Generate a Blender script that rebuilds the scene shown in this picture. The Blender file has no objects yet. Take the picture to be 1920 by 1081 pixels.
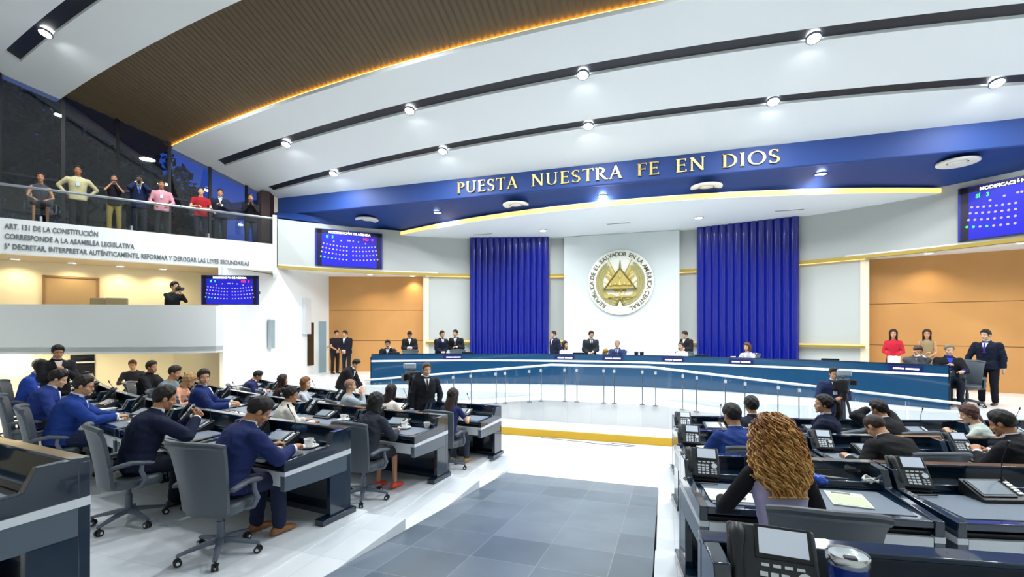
import bpy, math, random
from math import sin, cos, pi, radians as R, atan, atan2, sqrt
from mathutils import Vector, Matrix, Euler
random.seed(7)
SC = bpy.context.scene
COL = SC.collection
PEND = []
# ------------------------------------------------------------ camera model
F, CX, HY = 880.0, 960.0, 616.0
YAW = R(18); CA, SA = cos(YAW), sin(YAW)
CAM = Vector((1.70, -5.23, 1.8))
def W(px, dep, z=0.0):
    """plan point seen in column px at distance dep in front of the camera"""
    u = (px-CX)/F
    return Vector((CAM.x+dep*(CA*u-SA), CAM.y+dep*(SA*u+CA), z))
def colpx(p):
    dx, dy = p[0]-CAM.x, p[1]-CAM.y
    return CX+F*(CA*dx+SA*dy)/(-SA*dx+CA*dy)
def hit_line(px, a, b):
    """point of the plan line a-b in column px"""
    d = W(px, 1)-CAM
    ex, ey = b[0]-a[0], b[1]-a[1]
    det = d.x*(-ey)+ex*d.y
    t = ((a[0]-CAM.x)*(-ey)+ex*(a[1]-CAM.y))/det
    return Vector((CAM.x+d.x*t, CAM.y+d.y*t, 0))
cam = bpy.data.cameras.new('camera'); cam.sensor_width = 36; cam.lens = 36*F/1920
cam.shift_y = (HY-540.5)/1920; cam.clip_start = .05; cam.clip_end = 300
co = bpy.data.objects.new('camera', cam); COL.objects.link(co)
co.location = CAM; co.rotation_euler = (R(90), 0, YAW); SC.camera = co
# ------------------------------------------------------------ materials
def lin(c):
    return tuple((v/12.92 if v <= .04045 else ((v+.055)/1.055)**2.4) for v in c)
def hexc(h):
    h = h.lstrip('#'); return lin([int(h[i:i+2], 16)/255 for i in (0, 2, 4)])
MC = {}
def mat(name, h='#ffffff', rough=.5, metal=0, emit=0, coat=0, bump=0, bscale=40, spec=.5, noise=None, alpha=1, trans=0):
    if name in MC: return MC[name]
    m = bpy.data.materials.new(name); m.use_nodes = True
    nt = m.node_tree; b = nt.nodes['Principled BSDF']
    c = hexc(h) if isinstance(h, str) else h
    b.inputs['Base Color'].default_value = (*c, 1)
    b.inputs['Roughness'].default_value = rough
    b.inputs['Metallic'].default_value = metal
    b.inputs['Specular IOR Level'].default_value = spec
    b.inputs['Coat Weight'].default_value = coat
    b.inputs['Alpha'].default_value = alpha
    b.inputs['Transmission Weight'].default_value = trans
    if emit:
        b.inputs['Emission Color'].default_value = (*c, 1); b.inputs['Emission Strength'].default_value = emit
    if bump or noise:
        tc = nt.nodes.new('ShaderNodeTexCoord')
        n = nt.nodes.new('ShaderNodeTexNoise'); n.inputs['Scale'].default_value = bscale
        n.inputs['Detail'].default_value = 4
        nt.links.new(tc.outputs['Object'], n.inputs['Vector'])
        if bump:
            bp = nt.nodes.new('ShaderNodeBump'); bp.inputs['Strength'].default_value = bump
            bp.inputs['Distance'].default_value = .02
            nt.links.new(n.outputs['Fac'], bp.inputs['Height']); nt.links.new(bp.outputs['Normal'], b.inputs['Normal'])
        if noise:
            mx = nt.nodes.new('ShaderNodeMix'); mx.data_type = 'RGBA'
            mx.inputs[6].default_value = (*c, 1); mx.inputs[7].default_value = (*hexc(noise), 1)
            nt.links.new(n.outputs['Fac'], mx.inputs[0]); nt.links.new(mx.outputs[2], b.inputs['Base Color'])
    MC[name] = m; return m
def cloth(h): return mat('cloth_'+h.strip('#'), h, .8, bump=.9, bscale=6, spec=.25)
def plain(h, rough=.5): return mat('paint_%s_%d' % (h.strip('#'), rough*100), h, rough)
def tiles(name, c1, c2, mortar, size, rough, msize=.004, vary=.5):
    m = bpy.data.materials.new(name); m.use_nodes = True; nt = m.node_tree; b = nt.nodes['Principled BSDF']
    tc = nt.nodes.new('ShaderNodeTexCoord'); br = nt.nodes.new('ShaderNodeTexBrick')
    br.offset = 0; br.inputs['Scale'].default_value = 1
    br.inputs['Brick Width'].default_value = size; br.inputs['Row Height'].default_value = size
    br.inputs['Mortar Size'].default_value = msize; br.inputs['Bias'].default_value = 0
    br.inputs['Color1'].default_value = (*hexc(c1), 1); br.inputs['Color2'].default_value = (*hexc(c2), 1)
    br.inputs['Mortar'].default_value = (*hexc(mortar), 1)
    n = nt.nodes.new('ShaderNodeTexNoise'); n.inputs['Scale'].default_value = 1.6; n.inputs['Detail'].default_value = 6
    mx = nt.nodes.new('ShaderNodeMix'); mx.data_type = 'RGBA'; mx.blend_type = 'MULTIPLY'; mx.inputs[0].default_value = vary
    cr = nt.nodes.new('ShaderNodeValToRGB'); cr.color_ramp.elements[0].position = .3; cr.color_ramp.elements[1].position = .7
    cr.color_ramp.elements[0].color = (.55, .55, .57, 1)
    nt.links.new(tc.outputs['Object'], br.inputs['Vector']); nt.links.new(tc.outputs['Object'], n.inputs['Vector'])
    nt.links.new(n.outputs['Fac'], cr.inputs[0]); nt.links.new(br.outputs['Color'], mx.inputs[6]); nt.links.new(cr.outputs[0], mx.inputs[7])
    nt.links.new(mx.outputs[2], b.inputs['Base Color']); b.inputs['Roughness'].default_value = rough
    MC[name] = m; return m
WHITE = mat('white_paint', '#eef1f0', .55)
CEILW = mat('white_ceiling', '#e9eff0', .6)
BEIGE = mat('warm_wall_paint', '#efe3c4', .6)
GREYW = mat('grey_wall_paint', '#b7bcb8', .5)
SLOT = mat('black_slot', '#0c111c', .45)
BLUE = mat('royal_blue_paint', '#173c80', .6)
PANEL = mat('blue_lacquer', '#02127c', .22, coat=.5)
ORANGE = mat('tan_wood_veneer', '#cf9a5c', .5, noise='#c08b4e', bscale=1.3)
GOLD = mat('gold_metal', '#d9bd6c', .32, metal=.75)
GOLDP = mat('gold_relief', '#c9b46a', .45, metal=.45)
BRASS = mat('brass_trim', '#b59d4e', .4, metal=.6)
CREAM = mat('cream_enamel', '#f1f1e4', .4)
NAVY = mat('navy_lacquer', '#0d2236', .14, coat=.7)
TOPM = mat('navy_gloss_top', '#10283f', .12, coat=.8)
MAT_ = mat('grey_desk_inlay', '#737f8c', .45)
SILV = mat('satin_silver', '#dfe5ea', .35, metal=.15)
GRAYP = mat('grey_side_panel', '#55626f', .3, coat=.3)
DARK = mat('black_plastic', '#15181c', .4)
DK2 = mat('charcoal_plastic', '#2b3036', .42)
LEATH = mat('grey_leather', '#485159', .42, bump=.12, bscale=160, coat=.1)
CHBASE = mat('grey_chair_frame', '#5c6573', .45)
CHROME = mat('chrome', '#c9ccd0', .18, metal=1)
STEEL = mat('brushed_steel', '#9aa0a6', .35, metal=.9)
LAMP = mat('lamp_glow', '#ffffff', .5, emit=30)
LAMPS = mat('soft_lamp_glow', '#fffaf0', .5, emit=6)
WARM = mat('warm_led', '#ffcf70', .5, emit=1.2)
WARM2 = mat('amber_led', '#ffb84d', .5, emit=14)
PAPER = mat('paper', '#f2f3f0', .7)
CHINA = mat('white_china', '#f6f6f4', .15, coat=.5)
TILEW = tiles('white_floor_tile', '#f4f6f6', '#e6eaec', '#dadee0', .6, .28, .003, .12)
TILED = tiles('dais_floor_tile', '#eef2f5', '#dbe2e8', '#d0d8de', .6, .25, .003, .15)
SLATE = tiles('slate_floor_tile', '#7e8b98', '#5f6e7c', '#8f9ba6', .62, .28, .004, .55)
YEL = mat('yellow_riser_paint', '#e0b32c', .5)
def glass(name, tint, fac, rough=.02):
    m = bpy.data.materials.new(name); m.use_nodes = True; nt = m.node_tree
    for n in list(nt.nodes):
        if n.type != 'OUTPUT_MATERIAL': nt.nodes.remove(n)
    out = [n for n in nt.nodes if n.type == 'OUTPUT_MATERIAL'][0]
    tr = nt.nodes.new('ShaderNodeBsdfTransparent'); tr.inputs[0].default_value = (*tint, 1)
    gl = nt.nodes.new('ShaderNodeBsdfGlossy'); gl.inputs['Roughness'].default_value = rough
    fr = nt.nodes.new('ShaderNodeFresnel'); fr.inputs[0].default_value = 1.5
    ad = nt.nodes.new('ShaderNodeMath'); ad.operation = 'ADD'; ad.inputs[1].default_value = fac
    ad.use_clamp = True
    mx = nt.nodes.new('ShaderNodeMixShader')
    nt.links.new(fr.outputs[0], ad.inputs[0]); nt.links.new(ad.outputs[0], mx.inputs[0])
    nt.links.new(tr.outputs[0], mx.inputs[1]); nt.links.new(gl.outputs[0], mx.inputs[2]); nt.links.new(mx.outputs[0], out.inputs[0])
    MC[name] = m; return m
WGLASS = glass('dark_window_glass', (.55, .6, .68), .05)
RGLASS = glass('railing_glass', (.95, .98, .99), .0)
# ------------------------------------------------------------ mesh builder
class B:
    def __init__(s): s.v = []; s.f = []; s.m = []; s.k = 0
    def add(s, vs, fs):
        o = len(s.v); s.v += [tuple(v) for v in vs]
        s.f += [tuple(i+o for i in f) for f in fs]; s.m += [s.k]*len(fs); return s
    def mi(s, k): s.k = k; return s
    def box(s, c, d, rot=None):
        x, y, z = d[0]/2, d[1]/2, d[2]/2
        vs = [Vector(p) for p in ((-x,-y,-z),(x,-y,-z),(x,y,-z),(-x,y,-z),(-x,-y,z),(x,-y,z),(x,y,z),(-x,y,z))]
        if rot is not None:
            M = Euler(rot).to_matrix(); vs = [M@v for v in vs]
        c = Vector(c)
        return s.add([v+c for v in vs], [(0,3,2,1),(4,5,6,7),(0,1,5,4),(1,2,6,5),(2,3,7,6),(3,0,4,7)])
    def cone(s, a, b, r0, r1=None, n=16, caps=True):
        r1 = r0 if r1 is None else r1
        a, b = Vector(a), Vector(b); d = (b-a).normalized()
        u = d.orthogonal().normalized(); w = d.cross(u); vs = []
        for p, r in ((a, r0), (b, r1)):
            for i in range(n):
                t = 2*pi*i/n; vs.append(p+u*cos(t)*r+w*sin(t)*r)
        fs = [(i, (i+1) % n, n+(i+1) % n, n+i) for i in range(n)]
        if caps: fs += [tuple(range(n))[::-1], tuple(range(n, 2*n))]
        return s.add(vs, fs)
    def tube(s, pts, r, n=8):
        pts = [Vector(p) for p in pts]; rs = r if isinstance(r, (list, tuple)) else [r]*len(pts)
        vs = []; u = None
        for i, p in enumerate(pts):
            d = (pts[min(i+1, len(pts)-1)]-pts[max(i-1, 0)])
            d = d.normalized() if d.length > 1e-9 else Vector((0, 0, 1))
            u = d.orthogonal().normalized() if u is None else (u-d*u.dot(d)).normalized()
            w = d.cross(u)
            for k in range(n):
                t = 2*pi*k/n; vs.append(p+u*cos(t)*rs[i]+w*sin(t)*rs[i])
        fs = []
        for i in range(len(pts)-1):
            for k in range(n):
                a = i*n+k; b = i*n+(k+1) % n; fs.append((a, b, b+n, a+n))
        fs += [tuple(range(n))[::-1], tuple(range(len(vs)-n, len(vs)))]
        return s.add(vs, fs)
    def lathe(s, prof, c=(0,0,0), n=24, ring=False):
        vs = []; c = Vector(c)
        for r, z in prof:
            for i in range(n):
                t = 2*pi*i/n; vs.append(c+Vector((r*cos(t), r*sin(t), z)))
        fs = []
        for j in range(len(prof)-1):
            for i in range(n):
                a = j*n+i; b = j*n+(i+1) % n; fs.append((a, b, b+n, a+n))
        if ring: fs += [(len(vs)-n+i, len(vs)-n+(i+1) % n, (i+1) % n, i) for i in range(n)]
        else: fs += [tuple(range(n))[::-1], tuple(range(len(vs)-n, len(vs)))]
        return s.add(vs, fs)
    def prism(s, poly, z0, z1, M=None):
        n = len(poly); vs = [Vector((p[0], p[1], z0)) for p in poly]+[Vector((p[0], p[1], z1)) for p in poly]
        if M is not None: vs = [M@v for v in vs]
        fs = [tuple(range(n))[::-1], tuple(range(n, 2*n))]+[(i, (i+1) % n, n+(i+1) % n, n+i) for i in range(n)]
        return s.add(vs, fs)
    def sphere(s, c, r, n=12, M=None):
        rx, ry, rz = (r, r, r) if not isinstance(r, (tuple, list)) else r
        c = Vector(c); vs = [Vector((0, 0, rz))]; m = n//2
        for j in range(1, m):
            a = pi*j/m
            for i in range(n):
                t = 2*pi*i/n; vs.append(Vector((rx*sin(a)*cos(t), ry*sin(a)*sin(t), rz*cos(a))))
        vs.append(Vector((0, 0, -rz))); L = len(vs)-1
        if M is not None: vs = [M@v for v in vs]
        fs = [(0, 1+i, 1+(i+1) % n) for i in range(n)]
        for j in range(m-2):
            for i in range(n):
                a = 1+j*n+i; b = 1+j*n+(i+1) % n; fs.append((a, a+n, b+n, b))
        o = 1+(m-2)*n
        fs += [(o+i, L, o+(i+1) % n) for i in range(n)]
        return s.add([v+c for v in vs], fs)
    def cap(s, a, b, r0, r1=None, n=10):
        """tapered capsule"""
        r1 = r0 if r1 is None else r1
        s.sphere(a, r0, n); s.sphere(b, r1, n); return s.cone(a, b, r0, r1, n)
    def loft(s, secs, n=20, e=2.3):
        """sections (centre, lateral axis, front axis, half width, half depth)"""
        vs = []
        for c, ax, ay, rw, rd in secs:
            for i in range(n):
                t = 2*pi*i/n; ct, st = cos(t), sin(t)
                k = (abs(ct)**e+abs(st)**e)**(-1/e)
                vs.append(Vector(c)+Vector(ax)*rw*ct*k+Vector(ay)*rd*st*k)
        fs = []
        for j in range(len(secs)-1):
            for i in range(n):
                a = j*n+i; b = j*n+(i+1) % n; fs.append((a, b, b+n, a+n))
        fs += [tuple(range(n))[::-1], tuple(range(len(vs)-n, len(vs)))]
        return s.add(vs, fs)
    def grid(s, P):
        """P: rows of points"""
        vs = [p for r in P for p in r]; n = len(P[0])
        return s.add(vs, [(j*n+i, j*n+i+1, (j+1)*n+i+1, (j+1)*n+i) for j in range(len(P)-1) for i in range(n-1)])
    def mesh(s, name, mats, smooth=35, fix=True):
        me = bpy.data.meshes.new(name); me.from_pydata(s.v, [], s.f)
        for m in mats: me.materials.append(m)
        if len(mats) > 1: me.polygons.foreach_set('material_index', s.m)
        if fix:
            import bmesh
            bm = bmesh.new(); bm.from_mesh(me); bmesh.ops.recalc_face_normals(bm, faces=bm.faces); bm.to_mesh(me); bm.free()
        if smooth:
            me.polygons.foreach_set('use_smooth', [True]*len(me.polygons))
            if smooth < 180: me.set_sharp_from_angle(angle=R(smooth))
        me.update(); return me
def obj(name, me, mats=None, parent=None, loc=(0,0,0), rot=(0,0,0), bevel=0, smooth=35, fix=True):
    if isinstance(me, B): me = me.mesh(name, mats if isinstance(mats, (list, tuple)) else [mats], smooth, fix)
    o = bpy.data.objects.new(name, me); o.location = loc; o.rotation_euler = rot
    if parent is not None: o.parent = parent
    if bevel:
        md = o.modifiers.new('bevel', 'BEVEL'); md.width = bevel; md.segments = 2; md.limit_method = 'ANGLE'; md.angle_limit = R(40)
        md.harden_normals = False
    PEND.append(o); return o
def tag(o, label, cat, group=None):
    o['label'] = label; o['category'] = cat
    if group: o['group'] = group
    return o
def struct(o): o['kind'] = 'structure'; return o
def thing(name, label, cat, loc=(0,0,0), rz=0, group=None):
    o = bpy.data.objects.new(name, None); o.location = loc; o.rotation_euler = (0, 0, rz); o.empty_display_size = .1
    PEND.append(o); return tag(o, label, cat, group)
KIDS = {}
def copy_tree(o, label=None, loc=None, rz=None, parent=None):
    c = o.copy()
    if parent is not None: c.parent = parent
    if label: c['label'] = label
    if loc is not None: c.location = loc
    if rz is not None: c.rotation_euler = (0, 0, rz)
    PEND.append(c)
    for ch in [q for q in list(PEND) if q.parent == o]: copy_tree(ch, parent=c)
    return c
class Proto:
    """remembers the original and hands out copies; the first call uses the original itself"""
    def __init__(s, root):
        s.root = root; s.used = False
        def kids(o): return [(q, kids(q)) for q in PEND if q.parent == o]
        s.tree = kids(root)
    def put(s, label, loc, rz=0, group=None):
        if not s.used:
            s.used = True; r = s.root
        else:
            r = s.root.copy(); PEND.append(r)
            def rec(kids, par):
                for q, sub in kids:
                    c = q.copy(); c.parent = par; PEND.append(c); rec(sub, c)
            rec(s.tree, r)
        r.location = loc; r.rotation_euler = (0, 0, rz); r['label'] = label
        if group: r['group'] = group
        return r
def text_mesh(body, size, ext=.0, align='LEFT', bold=0):
    cu = bpy.data.curves.new('t', 'FONT'); cu.body = body; cu.size = size; cu.extrude = ext; cu.align_x = align; cu.offset = bold
    cu.resolution_u = 3
    t = bpy.data.objects.new('t', cu); me = bpy.data.meshes.new_from_object(t)
    bpy.data.objects.remove(t); return me
def mesh_to_B(me, b, M=None):
    vs = [(M@v.co if M is not None else v.co.copy()) for v in me.vertices]
    return b.add(vs, [tuple(p.vertices) for p in me.polygons])
def add_light(kind, name, loc, power, color=(1,1,1), size=.3, rot=(0,0,0), spot=150, blend=.6, size_y=None, spread=180):
    l = bpy.data.lights.new(name, kind); l.energy = power; l.color = color
    if kind == 'AREA':
        l.shape = 'RECTANGLE' if size_y else 'DISK'; l.size = size
        if size_y: l.size_y = size_y
        l.spread = R(spread)
    elif kind == 'SPOT': l.spot_size = R(spot); l.spot_blend = blend; l.shadow_soft_size = size
    else: l.shadow_soft_size = size
    o = bpy.data.objects.new(name, l); o.location = loc; o.rotation_euler = rot; COL.objects.link(o); return o
# ================================================================ ROOM
ROWY = [-3.42, -1.0, 1.15, 3.27]          # desk back panels, rows from the rear to the front
ROWZ = [.10, -.20, -.43, -.62]
ARC = .026
GND = -.70
def rowy(j, x): return ROWY[j]+ARC*x*x
GL = [(-12.5, 9.2), (-13.76, 6.08), (-15.74, 2.73), (-18.8, -3.0)]    # left window wall in plan
def arcpts(f, x0, x1, n): return [(x0+(x1-x0)*i/n, f(x0+(x1-x0)*i/n)) for i in range(n+1)]
def strip(lo, hi, z0, z1):
    """closed outline from two plan polylines"""
    return [p for p in lo]+[p for p in reversed(hi)]
# ---- floors
b = B(); b.box((0, 3.0, GND-.15), (44, 26, .3)); struct(obj('floor', b, [TILEW]))
def dais(j, side):
    if side < 0: xs = (-1.4, -19)
    else: xs = (1.62, 13)
    f0 = (lambda x: rowy(j-1, x)+.14) if j else (lambda x: -8.0)
    f1 = lambda x: rowy(j, x)+.14
    n = 24; lo = arcpts(f0, xs[0], xs[1], n); hi = arcpts(f1, xs[0], xs[1], n)
    b = B(); b.prism(strip(lo, hi, 0, 0), GND-.02, ROWZ[j])
    o = obj('floor', b, [TILED]); struct(o)
for j in range(4):
    for sd in (-1, 1): dais(j, sd)
# central ramp of slate tiles with white flanking steps
def ramp_z(y): return GND+.002+max(0, (2.5-y))*.109
b = B()
ys = [2.5, -8.0]
b.add([(-.91, 2.5, GND+.004), (1.6, 2.5, GND+.004), (1.6, -8, ramp_z(-8)), (-.91, -8, ramp_z(-8)),
       (-.91, 2.5, GND-.1), (1.6, 2.5, GND-.1), (1.6, -8, GND-.1), (-.91, -8, GND-.1)],
      [(0,1,2,3), (4,7,6,5), (0,4,5,1), (1,5,6,2), (2,6,7,3), (3,7,4,0)])
struct(obj('floor', b, [SLATE]))
edges = [3.4, 2.35, 1.25, .2, -.85, -2.1, -3.3, -8]
for i in range(len(edges)-1):
    y1, y0 = edges[i], edges[i+1]; ym = (y0+y1)/2
    zt = min(max(ramp_z(y0)+.02, GND+.03), [q for q in (ROWZ[3] if ym > 1.3 else ROWZ[2] if ym > -.85 else ROWZ[1] if ym > -3.3 else .1,)][0]-.01)
    b = B(); b.box((-1.155, ym, (GND-.02+zt)/2), (.49, y1-y0, zt-GND+.02)); struct(obj('trim_%d' % (i+1), b, [TILED]))
# ---- low stage with the yellow riser and the platform behind it
sf = lambda x: 5.33+.0*x*x
b = B(); b.prism(strip(arcpts(sf, -7.2, 7.2, 8), [(-7.2, 6.6), (7.2, 6.6)], 0, 0), GND-.01, -.53); struct(obj('floor', b, [TILEW]))
b = B(); b.box((0, 5.315, -.615), (14.4, .03, .165)); struct(obj('trim_8', b, [YEL]))
# platform for the curved rostrum
rf = lambda x: 6.25+.004*x*x
pf = lambda x: 6.3 if abs(x) < 1.3 else 7.35
b = B(); top = [(-16, 16), (16, 16)]
poly = [(-16, 7.35), (-1.3, 7.35), (-1.3, 6.3), (1.6, 6.3), (1.6, 7.35), (16, 7.35), (16, 17), (-16, 17)]
b.prism(poly, GND-.02, 0); struct(obj('floor', b, [TILEW]))
for sx, x0, x1 in ((-1, -1.3, -6.6), (1, 1.6, 7.3)):
    b = B(); b.add([(x0, 6.3, 0), (x0, 7.34, 0), (x1, 7.34, -.56), (x1, 6.3, -.56), (x0, 6.3, -.68), (x0, 7.34, -.68), (x1, 7.34, -.68), (x1, 6.3, -.68)],
                   [(0,1,2,3), (4,7,6,5), (0,4,5,1), (1,5,6,2), (2,6,7,3), (3,7,4,0)])
    struct(obj('floor', b, [TILEW]))
# ---- curved rear wall: upper band, lower wall, soffit, trims
CC = (0.0, 0.0); RW = 14.1
def cp(ang, r=RW): return (r*sin(R(ang)), r*cos(R(ang)))
def circ_ang(px, r=RW):
    d = W(px, 1)-CAM; a_ = d.x*d.x+d.y*d.y; b_ = CAM.x*d.x+CAM.y*d.y; c_ = CAM.x**2+CAM.y**2-r*r
    t = (-b_+sqrt(b_*b_-a_*c_))/a_; return math.degrees(atan2(CAM.x+d.x*t, CAM.y+d.y*t))
AL = circ_ang(521); AR = -AL
def band(a0, a1, r0, r1, z0, z1, n=48):
    inn = [cp(a0+(a1-a0)*i/n, r0) for i in range(n+1)]; out = [cp(a0+(a1-a0)*i/n, r1) for i in range(n+1)]
    b = B(); b.prism(strip(inn, out, 0, 0), z0, z1); return b
ZT = 4.0
struct(obj('wall_back', band(AL, AR, RW, RW+.3, ZT, 5.74), [GREYW]))
struct(obj('trim_9', band(AL, AR, RW-.05, RW+.02, ZT-.03, ZT+.07), [BRASS]))
A1 = math.degrees(atan2(7.81, 12.29))
struct(obj('wall_back', band(-A1, A1, RW+.12, RW+.4, 0, ZT), [GREYW]))
struct(obj('trim_10', band(-A1, A1, RW-.06, RW+.13, 1.20, 1.27), [BRASS]))
# light strips above the ledge and under the upper band
def ledstrip(a0, a1, r, z, h=.02, m=WARM):
    o = obj('led_strip', band(a0, a1, r, r+.03, z, z+h, 24), [m]); return o
for a0, a1, nm in ((-A1, -24.5, 'left of the left blue panel'), (24.5, A1, 'right of the right blue panel')):
    t = tag(ledstrip(a0, a1, RW+.06, 1.275, .02), 'warm light strip glowing along the wall ledge, '+nm, 'light strip', 'ledge light strips')
    t = tag(ledstrip(a0, a1, RW+.06, ZT-.05, .02), 'warm light strip under the grey upper wall band, '+nm, 'light strip', 'upper wall light strips')
for a0, a1, nm in ((-11.6, -9.0, 'between left blue panel and white emblem wall'), (9.0, 11.6, 'between right blue panel and white emblem wall')):
    tag(ledstrip(a0, a1, RW+.06, ZT-.05, .02), 'short warm strip under the grey upper band '+nm, 'light strip')
    tag(ledstrip(a0, a1, RW+.06, 1.275, .02), 'short warm light strip on the wall ledge '+nm, 'light strip')
# pilasters at the end of the lower wall, recesses lined with tan wood
for sx in (-1, 1):
    p0 = Vector((sx*7.81, 12.29)); p1 = Vector((sx*11.9, 10.95)); d = (p1-p0).normalized(); nrm = Vector((-d.y*sx, d.x*sx))
    def wood(za, zb):
        q0, q1 = p0+nrm*.25, p1+nrm*.25
        q2, q3 = p1+nrm*.45, p0+nrm*.45
        b.prism([tuple(q0), tuple(q1), tuple(q2), tuple(q3)], za, zb)
    b = B()
    for za, zb in ((0, 1.285), (1.30, 2.575), (2.59, ZT)): wood(za, zb)
    b.mi(1)
    for z_ in (1.285, 2.575):
        q = [p0+nrm*.28, p1+nrm*.28, p1+nrm*.4, p0+nrm*.4]; b.prism([tuple(v) for v in q], z_, z_+.015)
    struct(obj('wall_back', b, [ORANGE, SLOT]))
    b = B(); c = p0+nrm*.1-d*.1; b.box((c.x, c.y, ZT/2), (.22, .9, ZT), rot=(0, 0, atan2(d.y, d.x))); struct(obj('trim_%d' % (11 if sx < 0 else 12), b, [BEIGE]))
    # soffit of the recess
    a = [cp(sx*t, RW-.01) for t in [A1-2+i*(-AL-A1+2)/12 for i in range(13)]]
    b = B(); b.prism(a+[tuple(p1+nrm*.5+d*.6), tuple(p0+nrm*.5-d*.2)], ZT, ZT+.12); struct(obj('ceiling', b, [WHITE]))
# outer closing walls of the recesses
QL = Vector(cp(AL)); 
def wallseg(name, a, c, z0, z1, m, t=.2, side=1):
    a, c = Vector(a[:2]), Vector(c[:2]); d = (c-a).normalized(); nn = Vector((-d.y, d.x))*side*t
    b = B(); b.prism([tuple(a), tuple(c), tuple(c+nn), tuple(a+nn)], z0, z1); return struct(obj(name, b, [m]))
PL = Vector((-11.9, 10.95))
wallseg('wall_left', QL, (PL.x+.1, PL.y+.4), GND, ZT, WHITE, .2, 1)
wallseg('wall_right', (-QL.x, QL.y), (-PL.x-.1, PL.y+.4), GND, ZT, WHITE, .2, -1)
b = B(); b.box((0, 16.8, 3.5), (40, .3, 9)); struct(obj('wall_back', b, [WHITE]))
# ---- flat white ceiling over the rostrum, blue soffit, lettered fascia
sl = lambda x: 9.33+.0235*(x-.9)**2
n = 32
lo = arcpts(sl, -9.6, 11.2, n)
b = B(); b.prism(lo+[(13.6, 14), (13.6, 15), (-13.6, 15), (-13.6, 13.5)], 5.55, 5.72); struct(obj('ceiling', b, [CEILW]))
e0 = arcpts(sl, -9.6, 11.2, n); e1 = [(x, y-.035) for x, y in e0]
b = B(); b.prism(strip(e0, e1, 0, 0), 5.585, 5.70)
tag(obj('cove_light', b, [WARM]), 'long curved warm cove light along the edge of the white ceiling below the blue soffit', 'cove light')
NS = 60; FY = 9.03
def sof_rear(t):
    px0, px1 = AL, -AL
    # rear edge: wall arc, cove edge, wall arc
    if t < .12: a = AL+(-40.5-AL)*t/.12; q = cp(a, RW+.02); return Vector((q[0], q[1], 5.73))
    if t > .88: a = 40.5+(AR-40.5)*(t-.88)/.12; q = cp(a, RW+.02); return Vector((q[0], q[1], 5.73))
    u = (t-.12)/.76; x = -9.16+u*18.3; return Vector((x, sl(x)+.12 if abs(x) < 9 else 10.7, 5.75))
def sof(t, v):
    a = Vector((-12.6+25.2*(t if .12 <= t <= .88 else t), FY+.03, 6.2)); c = sof_rear(t)
    p = a.lerp(c, v); p.z += .05*sin(pi*v); return p
b = B(); P = [[sof(i/NS, v/8) for i in range(NS+1)] for v in range(9)]
b.grid(P); b.grid([[Vector((p.x, p.y, p.z+.06)) for p in rr] for rr in P]); struct(obj('ceiling', b, [BLUE], smooth=60, fix=False))
def ray_sof(px, py):
    best = None
    for i in range(241):
        for v in range(41):
            p = sof(i/240, v/40); dx, dy = p.x-CAM.x, p.y-CAM.y; dep = -SA*dx+CA*dy
            e = abs(CX+F*(CA*dx+SA*dy)/dep-px)+abs(HY-F*(p.z-CAM.z)/dep-py)
            if best is None or e < best[0]: best = (e, p)
    return best[1]-Vector((0, 0, .02))

b = B(); b.box((0, FY+.06, 6.46), (30, .12, .7)); struct(obj('wall_back', b, [BLUE], bevel=.04))
# ---- main sloped ceiling built of bands between the slots
SL = .33
def cz(y): return 6.77+SL*(FY-y) if y > .2 else 6.77+SL*(FY-.2)
c_s2u = lambda x: 7.26+.0063*(x-1)**2
c_s2l = lambda x: 7.54+.0064*(x-1)**2
c_s1u = lambda x: 5.60+.0064*(x-1)**2
c_s1l = lambda x: 5.91+.0064*(x-1)**2
c_wr = lambda x: 4.58+.0063*(x-1.5)**2
c_wl = lambda x: 2.20+.0056*(x-1.5)**2
c_s3u = lambda x: .78+.0058*(x-1.5)**2
c_s3l = lambda x: 1.10+.0058*(x-1.5)**2
def glx(y):
    for (xa, ya), (xb, yb) in zip(GL, GL[1:]):
        if y >= yb or yb == GL[-1][1]: return xa+(xb-xa)*(ya-y)/(ya-yb)
XA, XB = -20, 18
def cband(f0, f1, x0, x1, dz, m, th=.1, n=40, name='ceiling'):
    b = B(); P = []
    for z_ in (0, th):
        for f in (f0, f1):
            xl = x0
            if x0 <= XA:
                for _ in range(6): xl = glx(f(xl))-.3
            P.append([(x, f(x), cz(f(x))+dz+z_) for x in [xl+(x1-xl)*i/n for i in range(n+1)]])
    b.grid([P[0], P[1]]); b.grid([P[3], P[2]]); b.grid([P[2], P[0]]); b.grid([P[1], P[3]])
    for k in (0, -1): b.add([P[0][k], P[1][k], P[3][k], P[2][k]], [(0, 1, 2, 3)])
    return struct(obj(name, b, [m]))
XA, XB = -20, 18
cband(lambda x: c_s2l(x), lambda x: FY+.02, XA, XB, 0, CEILW)
cband(c_s2u, c_s2l, -12.15, 13.6, .07, SLOT, name='trim_13')
cband(c_s2u, c_s2l, XA, -12.15, 0, CEILW); cband(c_s2u, c_s2l, 13.6, XB, 0, CEILW)
cband(c_s1l, c_s2u, XA, XB, 0, CEILW)
cband(c_s1u, c_s1l, -12.75, 14.2, .07, SLOT, name='trim_14')
cband(c_s1u, c_s1l, XA, -12.75, 0, CEILW); cband(c_s1u, c_s1l, 14.2, XB, 0, CEILW)
cband(c_wr, c_s1u, XA, XB, 0, CEILW)
cband(c_s3l, c_wl, XA, XB, 0, CEILW)
cband(c_s3u, c_s3l, -14.6, 15, .07, SLOT, name='trim_15')
cband(c_s3u, c_s3l, XA, -14.6, 0, CEILW); cband(c_s3u, c_s3l, 15, XB, 0, CEILW)
cband(lambda x: -9.0, c_s3u, XA, XB, 0, CEILW, n=40)
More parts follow.
